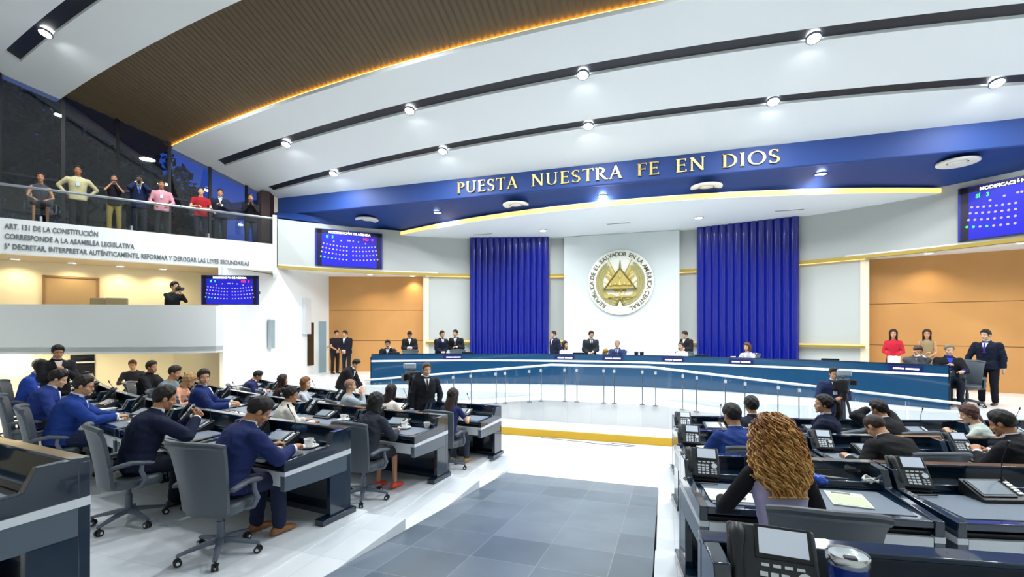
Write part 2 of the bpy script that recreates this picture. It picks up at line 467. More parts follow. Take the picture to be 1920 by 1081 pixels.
# fluted golden-brown wood section, recessed, with amber light along its front edge
WOODC = mat('bronze_wood_slats', '#57482e', .55, metal=.1)
b = B(); nr = 420; rows = [[], [], [], []]
for i in range(nr+1):
    x = -16.0+(XB+16.0)*i/nr; hgt = (.0, .035)[i % 2]
    for q, fy in enumerate((c_wr(x)+.12, (c_wr(x)*2+c_wl(x))/3, (c_wr(x)+c_wl(x)*2)/3, c_wl(x)-.1)):
        rows[q].append((x, fy, cz(fy)+.13+hgt))
b.grid(rows); me = b.mesh('ceiling', [WOODC], smooth=0, fix=False)
struct(obj('ceiling', me))
b = B(); P = [[(x, c_wr(x)+.02, cz(c_wr(x)+.02)+.115+k) for x in [-14+i*30/40 for i in range(41)]] for k in (-.03, .012)]
P2 = [[(x, y+.05, z) for x, y, z in r] for r in P]
b.grid([P[0], P[1]]); b.grid([P2[1], P2[0]]); b.grid([P[1], P2[1]]); b.grid([P2[0], P[0]])
tag(obj('cove_light', b, [WARM2]), 'amber cove light along the curved front edge of the slatted wood ceiling', 'cove light')
# ---- ceiling lights
def ray_plane(px, py, f):
    """hit of a pixel ray on surface z=f(y)"""
    lo_, hi_ = .5, 60.
    g = lambda t: CAM.z+(HY-py)/F*t-f(W(px, t).y)
    for _ in range(60):
        m = (lo_+hi_)/2
        if g(m) < 0: lo_ = m
        else: hi_ = m
    p = W(px, lo_); return Vector((p.x, p.y, f(p.y)))
DL = B(); DL.cone((0, 0, -.02), (0, 0, .04), .11, .115, 20)
r0 = thing('downlight', 'x', 'ceiling light')
rg = B(); rg.lathe([(.125, -.012), (.15, -.012), (.15, .03), (.125, .03)], n=24, ring=True)
obj('rim', rg, [CHBASE], r0); ln = B(); ln.cone((0, 0, -.008), (0, 0, .02), .126, n=20); obj('lens', ln, [LAMP], r0)
pr = Proto(r0)
slots = [((536, 270), 'long upper ceiling slot, far left end'), ((768, 207), 'long upper ceiling slot, second from its left end'),
         ((1093, 140), 'long upper ceiling slot, third from its left end'), ((1526, 71), 'long upper ceiling slot toward the right edge'),
         ((625, 325), 'lower ceiling slot nearest its left tip'), ((830, 283), 'lower ceiling slot left of centre, above the word PUESTA'),
         ((1103, 236), 'lower ceiling slot just above the word NUESTRA'), ((1450, 190), 'lower ceiling slot above the word DIOS'),
         ((1870, 155), 'lower ceiling slot at the right edge of the view'), ((85, 62), 'short rear black slot at the top left corner')]
tilt = atan(SL)
CLIGHTS = []
for (px, py), where in slots:
    p = ray_plane(px, py, lambda y: cz(y)+.0)
    d = pr.put('round bright downlight set in the '+where, p-Vector((0, 0, .01)), 0, 'downlights in the black ceiling slots')
    d.rotation_euler = (-tilt, 0, 0); CLIGHTS.append(p)
for (px, py), where in (((821, 396), 'left of the first air ring pair'), ((1132, 366), 'below the word NUESTRA'), ((1541, 325), 'between the two right air rings')):
    p = ray_sof(px, py); d = pr.put('small downlight in the blue soffit '+where, p, 0, 'downlights in the blue soffit'); CLIGHTS.append(p)
for i, (px, py, where) in enumerate(((1018, 432, 'above the left blue panel'), (1310, 408, 'above the right blue panel'))):
    p = ray_plane(px, py, lambda y: 5.54); pr.put('small downlight in the white rostrum ceiling '+where, p, 0, 'downlights in the white ceiling'); CLIGHTS.append(p)
# recess downlights
r0 = thing('downlight', 'x', 'ceiling light'); ln = B(); ln.cone((0, 0, -.01), (0, 0, .02), .1, n=20); obj('lens', ln, [LAMPS], r0)
rg = B(); rg.lathe([(.1, -.012), (.13, -.012), (.13, .02), (.1, .02)], n=24, ring=True); obj('rim', rg, [WHITE], r0); pr2 = Proto(r0)
RL = []
for px, nm in ((693, 'left wood-lined recess, its left lamp'), (773, 'left wood-lined recess, its right lamp'), (1740, 'right wood-lined recess, its left lamp'), (1915, 'right wood-lined recess at the frame edge')):
    a_ = circ_ang(px, RW+.7) if px < 900 else circ_ang(px, RW+.5); q = cp(a_, RW+.55)
    pr2.put('small warm downlight in the ceiling of the '+nm, (q[0], q[1], ZT), 0, 'recess downlights'); RL.append((q[0], q[1], ZT-.05))
# air rings in the blue soffit
r0 = thing('ceiling_air_diffuser', 'x', 'air vent')
b = B(); b.lathe([(.22, -.01), (.40, -.035), (.43, -.02), (.43, .02), (.2, .02)], n=40, ring=True); obj('outer_ring', b, [CREAM], r0)
b = B(); b.lathe([(.1, -.03), (.19, -.012), (.19, .02), (.08, .02)], n=32, ring=True); obj('inner_ring', b, [CREAM], r0)
b = B(); b.cone((0, 0, -.002), (0, 0, .03), .24, n=32); b.mi(0); obj('opening', b, [DK2], r0)
b = B(); b.cone((0, 0, -.03), (0, 0, .02), .08, .1, n=24); obj('centre_cone', b, [CREAM], r0)
pr3 = Proto(r0)
for (px, py), nm in (((688, 407), 'leftmost, above the wall screen'), ((968, 380), 'below the word PUESTA'), ((1322, 346), 'below the word EN'), ((1796, 299), 'the rightmost, above the right wall screen')):
    p = ray_sof(px, py)-Vector((0, 0, .05)); pr3.put('round white air diffuser in the blue soffit, '+nm, p, 0, 'air diffusers in the blue soffit')
r0 = thing('linear_air_vent', 'x', 'air vent'); b = B(); b.box((0, 0, -.005), (.9, .16, .02)); obj('frame', b, [WHITE], r0)
b = B(); b.box((0, 0, -.012), (.8, .05, .02)); obj('slot', b, [DK2], r0); pr4 = Proto(r0)
for (px, py), nm in (((905, 438), 'above the left blue panel'), ((1160, 418), 'above the round emblem'), ((1480, 393), 'above the right blue panel')):
    p = ray_plane(px, py, lambda y: 5.55); pr4.put('thin grey air slot in the white ceiling '+nm, p, 0, 'air slots in the white ceiling')
# ---- lettering (own roman capitals)
def glyph(ch):
    b = B()
    def bar(x0, y0, x1, y1, t):
        d = Vector((x1-x0, y1-y0)); nn = Vector((-d.y, d.x)).normalized()*t/2
        b.prism([(x0+nn.x, y0+nn.y), (x0-nn.x, y0-nn.y), (x1-nn.x, y1-nn.y), (x1+nn.x, y1+nn.y)], 0, .09)
    def serif(x, y, w=.2): bar(x-w/2, y, x+w/2, y, .045)
    def arc(cx_, cy_, rx, ry, a0, a1, tmin, tmax, n=18, ph=0):
        P = []
        for i in range(n+1):
            a = R(a0+(a1-a0)*i/n); t = tmin+(tmax-tmin)*abs(cos(a+R(ph)))
            P.append(((cx_+(rx-t/2)*cos(a), cy_+(ry-t/3)*sin(a)), (cx_+(rx+t/2)*cos(a), cy_+(ry+t/3)*sin(a))))
        for i in range(n):
            q = [P[i][0], P[i][1], P[i+1][1], P[i+1][0]]; b.prism(q, 0, .09)
    TK, TN = .13, .06
    def stem(x, y0=0, y1=1, t=TK, s0=1, s1=1):
        bar(x, y0, x, y1, t)
        if s0: serif(x, .02+y0)
        if s1: serif(x, y1-.02)
    if ch in 'PR':
        stem(.12); arc(.2, .73, .27, .24, 90, -90, TN, TK); bar(.12, .97, .2, .97, TN); bar(.12, .49, .2, .49, TN); w = .52
        if ch == 'R': bar(.26, .5, .58, .03, .12); serif(.62, .02, .16); w = .66
    elif ch == 'U': stem(.13, .3, s0=0); arc(.36, .32, .235, .3, 180, 360, TN, TK*.8); stem(.6, .3, 1, TN+.01, 0, 1); w = .74
    elif ch in 'EF':
        stem(.12); bar(.12, .97, .48, .97, TN); bar(.12, .52, .42, .52, TN); bar(.48, .99, .48, .84, .045); bar(.42, .6, .42, .44, .04); w = .5
        if ch == 'E': bar(.12, .03, .5, .03, TN); bar(.5, .01, .5, .18, .045); w = .54
    elif ch == 'S': arc(.25, .74, .18, .235, 30, 250, TN, TK*.9, ph=20); arc(.25, .26, .2, .24, 70, -150, TN, TK*.9, ph=20); bar(.17, .58, .34, .43, TK); bar(.42, .97, .42, .78, .04); bar(.07, .22, .07, .03, .04); w = .5
    elif ch == 'T': bar(.32, 0, .32, .97, TK); serif(.32, .02); bar(.02, .97, .62, .97, TN); bar(.03, .99, .03, .82, .045); bar(.61, .99, .61, .82, .045); w = .62
    elif ch == 'A': bar(.08, .02, .36, 1, TN); bar(.34, 1, .62, .02, TK); bar(.2, .36, .52, .36, TN); serif(.08, .02, .18); serif(.62, .02, .2); w = .72
    elif ch == 'N': stem(.12, 0, 1, TN+.01); bar(.12, .98, .64, .04, TK); stem(.64, .0, 1, TN+.01, 0, 1); w = .76
    elif ch == 'D': stem(.12); arc(.22, .5, .42, .47, 90, -90, TN, TK); bar(.12, .97, .24, .97, TN); bar(.12, .03, .24, .03, TN); w = .72
    elif ch == 'I': stem(.12); w = .26
    elif ch == 'O': arc(.42, .5, .36, .47, 0, 360, TN, TK, 32); w = .84
    return b, w
let = thing('wall_lettering', 'gold raised capitals reading PUESTA NUESTRA FE EN DIOS on the blue fascia', 'lettering', (0, FY, 6.27))
def fx(px): return hit_line(px, (-10, FY), (10, FY)).x
GC = {}
for word, a0, a1 in (('PUESTA', 858, 971), ('NUESTRA', 997, 1167), ('FE', 1195, 1236), ('EN', 1267, 1322), ('DIOS', 1354, 1461)):
    x0, x1 = fx(a0), fx(a1); gs = []
    for ch in word:
        if ch not in GC:
            g, w = glyph(ch); GC[ch] = (g.mesh('letter', [GOLD], smooth=0), w)
        gs.append(GC[ch])
    hgt = .37; tot = sum(w for _, w in gs)+.12*(len(gs)-1); sx = (x1-x0)/tot; x = x0
    for me, w in gs:
        o = obj('letter', me, None, let, (x, -.002, 0), (R(90), 0, 0)); o.scale = (sx, hgt, .5); x += (w+.12)*sx
# ---- blue fluted panels and emblem wall
def flute(p0, p1, z0, z1, label):
    p0, p1 = Vector(p0), Vector(p1); d = (p1-p0); L = d.length; d.normalize(); nn = Vector((d.y, -d.x)); b = B()
    nf = 13; N = nf*10; pts = []
    for i in range(N+1):
        t = i/N; k = abs(sin(pi*nf*t)); pts.append(p0+d*L*t+nn*(.03+.075*k))
    b.prism([tuple(p) for p in pts]+[tuple(p1), tuple(p0)], z0, z1)
    t = thing('fluted_wall_panel', label, 'wall panel', (0, 0, 0)); obj('fluted_face', b, [PANEL], t, smooth=50)
    b = B(); q = [p0-nn*.12, p1-nn*.12]; b.prism([tuple(p0), tuple(p1), tuple(q[1]), tuple(q[0])], z0, z1-.002); obj('backing_board', b, [SLOT], t)
flute((-5.93, 12.62), (-2.80, 13.48), 0, 5.54, 'tall glossy blue fluted wall panel left of the white emblem wall')
flute((2.85, 13.48), (5.96, 12.60), 0, 5.54, 'tall glossy blue fluted wall panel right of the white emblem wall')
b = B(); b.box((.02, 13.78, 2.77), (4.44, .3, 5.54)); struct(obj('wall_back', b, [mat('gloss_white_panel', '#d3dbd9', .22, coat=.3)], bevel=.01))
# emblem
ec = ray_plane(1163, 530, lambda y: 0) ; dep = 18.75
EZ = 3.62; EX = hit_line(1163, (-10, 13.6), (10, 13.6)).x; ER = 1.27
em = thing('round_emblem', 'round cream and gold national coat of arms on the white wall', 'emblem', (EX, 13.62, EZ))
MX = Matrix.Rotation(R(90), 4, 'X')   # x right, y up, z toward the room
def eobj(name, b, m, z=0, smooth=35): return obj(name, b, [m], em, (0, -z, 0), (R(90), 0, 0), smooth=smooth)
b = B(); b.lathe([(ER-.03, 0), (ER, .02), (ER, .07), (ER-.05, .09)], n=72); eobj('disc', b, CREAM)
b = B(); b.lathe([(.93, .088), (.95, .105), (.97, .105), (.99, .088)], n=72, ring=True); eobj('inner_rim', b, CREAM)
ring = 'REPÚBLICA DE EL SALVADOR EN LA AMÉRICA CENTRAL'
b = B(); a = 236.0
for ch in ring:
    if ch != ' ':
        me = text_mesh(ch, .23, .01, 'CENTER', .003); M = Matrix.Rotation(R(a-90), 4, 'Z')@Matrix.Translation((0, 1.03, .1)); mesh_to_B(me, b, M)
    a -= {'I': 4.5, ' ': 4.2, 'M': 9.4, 'É': 7.4, 'L': 6.2}.get(ch, 7.45)
eobj('ring_inscription', b, mat('bronze_letters', '#5f5f48', .5))
for k, (ang, fw) in enumerate(((-52, .62), (-27, .7), (27, .7), (52, .62))):
    b = B(); M = Matrix.Rotation(R(-ang), 4, 'Z')
    P = []
    for j in range(9):
        t = j/8; P.append([tuple(M@Vector(((.03+.33*s_)*(1 if ang > 0 else -1), -.25+t*fw*1.35-.10*s_*(1-t)+.02*sin(9*s_), .10+.03*sin(s_*7)))) for s_ in (0, .25, .5, .75, 1)])
    b.grid(P); b.grid([[ (x, y, .085) for x, y, z in r] for r in P])
    eobj('flag', b, GOLDP, smooth=60)
    b = B(); b.cone(M@Vector((0, -.3, .12)), M@Vector((0, fw*1.45, .12)), .018, .012, 8); eobj('flag_pole', b, GOLDP)
b = B(); tri = [(-.62, -.28), (.62, -.28), (0, .55)]
b.prism([(-.56, -.25), (.56, -.25), (0, .49)], .09, .17); eobj('triangle', b, GOLDP)
b = B()
for i in range(3):
    p, q = Vector(tri[i]), Vector(tri[(i+1) % 3]); b.box(((p.x+q.x)/2, (p.y+q.y)/2, .16), ((q-p).length, .045, .08), rot=(0, 0, atan2(q.y-p.y, q.x-p.x)))
eobj('triangle_frame', b, mat('dark_gold', '#7d7235', .4, metal=.6))
b = B(); b.cone((0, .5, .15), (0, .86, .13), .05, .015, 8); eobj('central_staff', b, mat('dark_gold', '#7d7235'))
b = B(); 
for i in range(5): b.cone((-.36+.18*i, -.12+(.02 if i % 2 else 0), .17), (-.36+.18*i, .02+.03*(2-abs(2-i)), .175), .09, .01, 8)
b.sphere((0, .2, .17), (.07, .07, .03), 10); eobj('mountain_relief', b, GOLDP, smooth=60)
b = B(); rng = random.Random(3)
for sd in (-1, 1):
    b = B()
    for i in range(26):
        a_ = R(-78+i*5.2); 
        for rr, tl in ((.80, 28), (.70, -30), (.9, 10)):
            cx_, cy_ = sd*rr*cos(a_), rr*sin(a_)
            M = Matrix.Rotation((a_+R(90+tl)) if sd > 0 else (pi-a_-R(90+tl)), 4, 'Z')
            b.sphere((cx_, cy_, .11), (.105, .042, .024), 6, M.to_3x3())
    eobj('laurel_branch', b, mat('green_gold_leaf', '#a8a067', .5, metal=.3), smooth=60)
b = B(); P0 = []; 
for i in range(25):
    t = -1+2*i/24; P0.append((t*.62, -.42-.10*(1-t*t)+.03*sin(t*9)))
b.grid([[(x, y, .16) for x, y in P0], [(x, y-.15, .16) for x, y in P0]]); b.grid([[(x, y, .12) for x, y in P0], [(x, y-.15, .12) for x, y in P0]]); b.grid([[(x, y, .12) for x, y in P0], [(x, y, .16) for x, y in P0]]); eobj('scroll', b, GOLDP, smooth=60)
me = text_mesh('DIOS UNIÓN LIBERTAD', .085, .01, 'CENTER'); b = B(); mesh_to_B(me, b, Matrix.Translation((0, -.63, .165))); eobj('scroll_motto', b, mat('bronze_letters', '#5f5f48'))
b = B()
for sd in (-1, 1): b.cap((sd*.05, -.66, .12), (sd*.13, -.88, .12), .035, .05, 8)
b.sphere((0, -.66, .13), (.1, .05, .04), 10); eobj('ribbon_bow', b, mat('dark_gold', '#7d7235'), smooth=60)
# ---- left side: window wall, gallery, balcony
def poly_off(a, c, t):
    a, c = Vector(a[:2]), Vector(c[:2]); d = (c-a).normalized(); return Vector((-d.y, d.x))*t
ZG = 4.5
G1 = W(518, 15.3); G0 = W(0, 11.6); gd = (G0-G1).normalized(); G2 = G0+gd*6.5
wallpts = [Vector(p) for p in GL]
for i in range(3):                                     # wall below gallery level, in the same plane as the windows
    a, c = wallpts[i], wallpts[i+1]
    nn = poly_off(a, c, -.25)
    b = B(); b.prism([tuple(a), tuple(c), tuple(c+nn), tuple(a+nn)], GND, ZG); struct(obj('wall_left', b, [BEIGE]))
# windows
zt = lambda p: cz(p[1])+.3
k = 0
cuts = [0, .18, .4, .62, .85, 1]
segs = []
tot = [0]
for i in range(3): tot.append(tot[-1]+(wallpts[i+1]-wallpts[i]).length)
def along(s):
    for i in range(3):
        if s <= tot[i+1] or i == 2:
            return wallpts[i]+(wallpts[i+1]-wallpts[i])*((s-tot[i])/(tot[i+1]-tot[i]))
mull = [along(s) for s in ([0.02]+[tot[3]*q for q in (0,)]+[])]
def s_of_px(px):
    best = min(((abs(colpx(along(tot[3]*i/800))-px), tot[3]*i/800) for i in range(801))); return best[1]
ms = [s_of_px(p) for p in (520, 462, 393, 317, 221, 119, 0)]+[tot[3]*.9, tot[3]]
ms[0] = 0
for i in range(len(ms)-1):
    a, c = along(ms[i]), along(ms[i+1]); d = (c-a).normalized(); w = (c-a).length
    za, zc = zt(a), zt(c)
    fr = B()
    for q, zq in ((a, za), (c, zc)): fr.box((q.x, q.y, (ZG+zq)/2), (.08, .1, zq-ZG), rot=(0, 0, atan2(d.y, d.x)))
    for hz in (ZG+.03, 6.12): fr.box(((a.x+c.x)/2, (a.y+c.y)/2, hz), (w, .07, .06), rot=(0, 0, atan2(d.y, d.x)))
    root = obj('window_%d' % (i+1), fr, [mat('dark_window_frame', '#1c1d20', .5)]); struct(root)
    g = B(); off = poly_off(a, c, .012); g.add([(a.x, a.y, ZG), (c.x, c.y, ZG), (c.x, c.y, zc), (a.x, a.y, za)], [(0, 1, 2, 3)])
    obj('pane', g, [WGLASS], root, smooth=0, fix=False)
# gallery slab, fascia, floor
nG = poly_off(G1, G2, -1)      # away from the room
if (nG.dot(Vector((-1, 0))) < 0): nG = -nG
G1v, G2v = Vector(G1[:2]), Vector(G2[:2])
b = B(); b.prism([tuple(G1v), tuple(G2v), tuple(G2v+nG*.25), tuple(G1v+nG*.25)], 3.68, 4.55); struct(obj('wall_left', b, [WHITE]))
b = B(); b.prism([tuple(G1v+nG*.2), tuple(G2v+nG*.2), (-19.5, -3.2), tuple(wallpts[2]), tuple(wallpts[1]), tuple(wallpts[0])], 3.72, 4.5); struct(obj('floor', b, [mat('beige_gallery_floor', '#c9b79a', .6)]))
# end pier of the gallery
Q1 = Vector(W(520, 16.6)[:2]); Q0 = Vector(cp(AL+.2))
for nm, a, c, z0, z1, m in (('wall_left', Vector(W(505, 17.6)[:2]), Vector(W(521, 17.9)[:2]), 3.68, 6.95, BEIGE),
                            ('wall_left', Vector(W(519, 15.3)[:2]), Vector(W(519, 17.0)[:2]), 3.6, 5.5, WHITE),
                            ('wall_left', Vector(W(418, 14.35)[:2]), Vector(W(521, 16.7)[:2]), GND, 3.7, WHITE),
                            ('wall_left', Vector(W(418, 14.4)[:2]), Vector(W(420, 17.2)[:2]), 1.2, 3.7, WHITE)):
    wallseg(nm, a, c, z0, z1, m, .12, 1)
b = B(); b.prism([tuple(Vector(W(490, 17.3)[:2])), tuple(Vector(W(506, 17.5)[:2])), (-12.45, 9.3), (-12.9, 8.6)], ZG, 6.9); struct(obj('wall_left', b, [mat('dark_red_pier', '#3a2420', .6)]))
# lettering on the gallery fascia
lt = thing('fascia_lettering', 'three lines of grey capitals quoting article 131 on the white gallery fascia', 'lettering', (0, 0, 0))
def fpos(px): return hit_line(px, (G1v.x, G1v.y), (G2v.x, G2v.y))
fdir = (G1v-G2v).normalized(); fang = atan2(fdir.y, fdir.x)
LET = mat('grey_letter_paint', '#6d747a', .5)
for line, x0, x1, zz, hh in (('ART. 131 DE LA CONSTITUCIÓN', 9, 184, 4.35, .135), ('CORRESPONDE A LA ASAMBLEA LEGISLATIVA', 9, 252, 4.10, .135), ('5° DECRETAR, INTERPRETAR AUTÉNTICAMENTE, REFORMAR Y DEROGAR LAS LEYES SECUNDARIAS', 8, 467, 3.85, .135)):
    p, q = fpos(x0), fpos(x1); L = (q-p).length; me = text_mesh(line, 1, .03, 'LEFT', .012)
    wdt = max(v.co.x for v in me.vertices); b = B(); mesh_to_B(me, b, Matrix.Diagonal((L/wdt, hh/.73, .3, 1)))
    o = obj('text_line', b, [LET], lt, (p.x, p.y, zz-.06), (R(90), 0, fang), smooth=0)
    o.location += Vector((-nG.x, -nG.y, 0))*.008
# gallery railing
rl = thing('gallery_railing', 'glass railing with steel handrail along the upper gallery', 'railing')
r1, r2 = G1v+nG*.08, G2v+nG*.08
b = B(); b.tube([(r1.x, r1.y, 5.40), (r2.x, r2.y, 5.40)], .035, 10); obj('handrail', b, [STEEL], rl)
np_ = 7
for i in range(np_):
    a = r1+(r2-r1)*(i/np_+.004); c = r1+(r2-r1)*((i+1)/np_-.004); nn = poly_off(a, c, .012)
    b = B(); b.prism([tuple(a), tuple(c), tuple(c+nn), tuple(a+nn)], 4.55, 5.38); obj('glass_pane', b, [RGLASS], rl, smooth=0)
    b = B(); b.box((a.x, a.y, 4.62), (.05, .05, .14)); obj('clamp', b, [STEEL], rl)
# balcony in the middle
z0b, z1b = 1.22, 2.38
bp_ = [W(-520, 9.8), W(0, 11.6), W(140, 11.7), W(280, 11.9), W(360, 12.1), W(405, 12.4), W(418, 12.9)]
bp_ = [Vector(p[:2]) for p in bp_]
back = [Vector(W(419, 15.5)[:2]), wallpts[1]+Vector((.1, -.2)), wallpts[2]+Vector((.05, 0)), Vector((-17.9, -1.15))]
b = B(); b.prism([tuple(p) for p in bp_]+[tuple(p) for p in back], z0b, z0b+.12); struct(obj('floor', b, [WHITE]))
inn = []
for i, p in enumerate(bp_):
    d = (bp_[min(i+1, 6)]-bp_[max(i-1, 0)]).normalized(); nn = Vector((-d.y, d.x)); inn.append(p+nn*.14)
b = B(); b.prism([tuple(p) for p in bp_]+[tuple(p) for p in reversed(inn)], z0b-.05, z1b); struct(obj('wall_left', b, [WHITE], smooth=60))
b = B(); b.prism([tuple(p) for p in bp_]+[tuple(p) for p in reversed(inn)], z1b, z1b+.03); struct(obj('trim_16', b, [CREAM], smooth=60))
a, c = bp_[-1], Vector(W(419, 15.0)[:2]); b = B(); nn = poly_off(a, c, .12); b.prism([tuple(a), tuple(c), tuple(c+nn), tuple(a+nn)], z0b-.05, z1b); struct(obj('wall_left', b, [WHITE]))
# warm lamps and inner window on the balcony wall
r0 = thing('downlight', 'x', 'ceiling light'); ln = B(); ln.cone((0, 0, -.015), (0, 0, .02), .09, n=20); obj('lens', ln, [LAMPS], r0)
rg = B(); rg.lathe([(.09, -.02), (.12, -.02), (.12, .02), (.09, .02)], n=24, ring=True); obj('rim', rg, [WHITE], r0); pr5 = Proto(r0)
BLT = []
for px, nm in ((28, 'at the far left'), (135, 'above the inner window'), (226, 'between the inner window and the cameraman'), (305, 'beside the cameraman')):
    p = Vector(along(s_of_px(px))); q = p+(Vector(W(px, 1)[:2])-Vector(CAM[:2])).normalized()*-.45
    pr5.put('warm downlight under the gallery '+nm, (q.x, q.y, 3.715), 0, 'downlights under the gallery'); BLT.append((q.x, q.y, 3.66))
a, c = along(s_of_px(82)), along(s_of_px(184)); d = (c-a).normalized(); nr_ = -poly_off(a, c, .03) if False else poly_off(a, c, .03)
if nr_.x < 0: nr_ = -nr_
fr = B(); ang = atan2(d.y, d.x); mid = (a+c)/2+nr_; w = (c-a).length
for hz in (2.42, 3.32): fr.box((mid.x, mid.y, hz), (w, .08, .05), rot=(0, 0, ang))
for q in (a, c): fr.box((q.x+nr_.x, q.y+nr_.y, 2.87), (.05, .08, .95), rot=(0, 0, ang))
root = struct(obj('window_10', fr, [mat('wood_frame_brown', '#8a6a45', .5)]))
g = B(); g.box((mid.x, mid.y, 2.87), (w, .02, .88), rot=(0, 0, ang)); obj('pane', g, [mat('brown_window_glass', '#a98d66', .25, coat=.3)], root)
# dark service hatch under the balcony
a, c = along(s_of_px(132)), along(s_of_px(178)); nr_ = poly_off(a, c, .03); nr_ = nr_ if nr_.x > 0 else -nr_; mid = (a+c)/2+nr_; d = (c-a).normalized()
g = B(); g.box((mid.x, mid.y, .45), ((c-a).length, .04, 1.15), rot=(0, 0, atan2(d.y, d.x))); rt = struct(obj('window_11', g, [mat('dark_hatch', '#14161a', .2, coat=.4)]))
g = B(); g.box((mid.x+nr_.x, mid.y+nr_.y, .8), ((c-a).length, .05, .04), rot=(0, 0, atan2(d.y, d.x))); obj('window_bar', g, [SILV], rt)
# door, control panel opening and speaker on the white left wall
wa, wc = Vector(QL), Vector((PL.x+.1, PL.y+.4))
def onw(px): return hit_line(px, wa, wc)
def wallbox(px0, px1, z0, z1, t, m, name, off=.0):
    p, q = onw(px0), onw(px1); d = (q-p).normalized(); nn = Vector((d.y, -d.x, 0)); mid = (p+q)/2+nn*(t/2+off-.01)
    b = B(); b.box((0, 0, 0), ((q-p).length, t, z1-z0)); o = obj(name, b, [m], None, (mid.x, mid.y, (z0+z1)/2), (0, 0, atan2(d.y, d.x))); return o
o = struct(wallbox(597.5, 609.5, -.02, 2.1, .06, mat('blue_grey_door', '#8fb0c0', .4), 'door_1'))
hn = B(); hn.cone((0, -.05, 0), (.0, -.02, 0), .02, n=8); hn.box((0, -.06, 0), (.12, .02, .02)); obj('door_handle', hn, [STEEL], o, (.3, -.02, 0))
o = struct(wallbox(576, 587.5, .35, 2.05, .04, mat('dark_hatch', '#14161a'), 'window_12'))
o = wallbox(566, 577, 1.6, 3.0, .16, SILV, 'wall_cabinet'); tag(o, 'tall white wall box hanging beside the dark narrow window', 'cabinet')
p, q = W(418, 14.35), W(521, 16.7)
sp = hit_line(504, p, q); d = (q-p).normalized(); nn = Vector((d.y, -d.x, 0))
spk = thing('column_speaker', 'slim grey column loudspeaker on the white wall right of the balcony', 'loudspeaker', (sp.x+nn.x*.1, sp.y+nn.y*.1, 1.62), atan2(d.y, d.x))
b = B(); b.box((0, 0, 0), (.2, .14, 1.0)); obj('housing', b, [mat('speaker_grey', '#aebbc0', .6)], spk, bevel=.01)
b = B(); b.box((0, -.075, 0), (.16, .012, .94)); obj('grille', b, [mat('speaker_mesh', '#98a8ae', .8, bump=.3, bscale=200)], spk)
# right side closing walls and the rear of the hall
wallseg('wall_right', (12.5, 9.2), (19.0, -3.0), GND, 12, WHITE, .3, -1)
b = B(); b.box((0, -8.6, 5), (44, .3, 12)); struct(obj('wall_front', b, [CREAM]))
wallseg('wall_left', (-18.8, -3.0), (-20, -9), GND, 12, BEIGE, .3, -1); wallseg('wall_right', (19, -3.0), (20, -9), GND, 12, BEIGE, .3, 1)
wallseg('wall_right', (11.3, 8.0), (12.6, 9.3), GND, 5.7, WHITE, .2, -1)
wallseg('wall_right', (-QL.x, QL.y), (12.6, 9.3), ZT, 5.7, GREYW, .2, -1)
# ---- trees and dusk outside
def tree(x, y, h, r, label):
    t = thing('tree', label, 'tree', (x, y, GND), 0, 'trees outside the gallery windows')
    b = B(); b.tube([(0, 0, 0), (.1, .05, h*.35), (0, .1, h*.7)], [.22, .16, .08]); obj('trunk', b, [mat('bark', '#3a2f26', .9)], t)
    b = B(); rg = random.Random(int(x*31+y*7))
    for i in range(2600):
        u = Vector((rg.gauss(0, 1), rg.gauss(0, 1), rg.gauss(0, .8))); u = u.normalized()*(r*(.35+.65*rg.random()**.5))
        c = Vector((0, 0, h*.68))+Vector((u.x, u.y, u.z*1.2)); s_ = .2+.2*rg.random()
        e = Vector((rg.gauss(0, 1), rg.gauss(0, 1), rg.gauss(0, 1))).normalized(); f = e.orthogonal().normalized()
        b.add([c-e*s_, c+f*s_*.4, c+e*s_, c-f*s_*.4], [(0, 1, 2, 3)])
    obj('foliage', b, [mat('dark_leaves', '#16351f', .85)], t, smooth=0, fix=False)
for i, (px, dp, h, r, nm) in enumerate(((-60, 26, 19, 4.4, 'behind the leftmost panes'), (60, 27, 19, 4.0, 'behind the seated woman'), (160, 29, 17.5, 4.0, 'behind the man in cream'), (255, 30, 15, 3.6, 'behind the two photographers'), (332, 31, 12.6, 2.7, 'behind the man in pink'))):
    p = W(px, dp); tree(p.x, p.y, h, r, 'dark leafy tree outside the window, '+nm)
wd = bpy.data.worlds.new('dusk'); SC.world = wd; wd.use_nodes = True
bgn = wd.node_tree.nodes['Background']; bgn.inputs[0].default_value = (*hexc('#3f6ff0'), 1); bgn.inputs[1].default_value = .55
# ---- lights
COOL = (.93, .97, 1.0)
for i, p in enumerate(CLIGHTS):
    add_light('AREA', 'ceiling_lamp_and_fill', (p.x, p.y, p.z-.045), 95 if i < 10 else 40, COOL, .27, spread=165)
for x, y in ((-9, .95), (-3.5, .85), (2.5, .8), (8, 1.0), (-10, 3.4), (-4, 3.2), (3, 3.2), (9, 3.4), (-6, -3), (0, -3), (6, -3), (-11, -3), (11, -3), (12, 6), (12, 2)):
    add_light('AREA', 'ceiling_lamp_and_fill', (x, y, cz(y)-.08), 215 if x < -8 else 140, COOL, .5, spread=165)  # added lamps without fixtures; left ones boosted as fill for the balcony parapet
for x, y, z in RL: add_light('SPOT', 'recess_lamp', (x, y, z), 60, (1, .86, .62), .05, spot=120, blend=.8)
for x, y, z in BLT: add_light('SPOT', 'balcony_lamp', (x, y, z), 45, (1, .82, .5), .05, spot=150, blend=.8)
for a_ in (-26, -13, 0, 13, 26):
    q = cp(a_, 11.2); add_light('AREA', 'rostrum_lamp', (q[0], q[1], 5.5), 60, COOL, .3, spread=150)
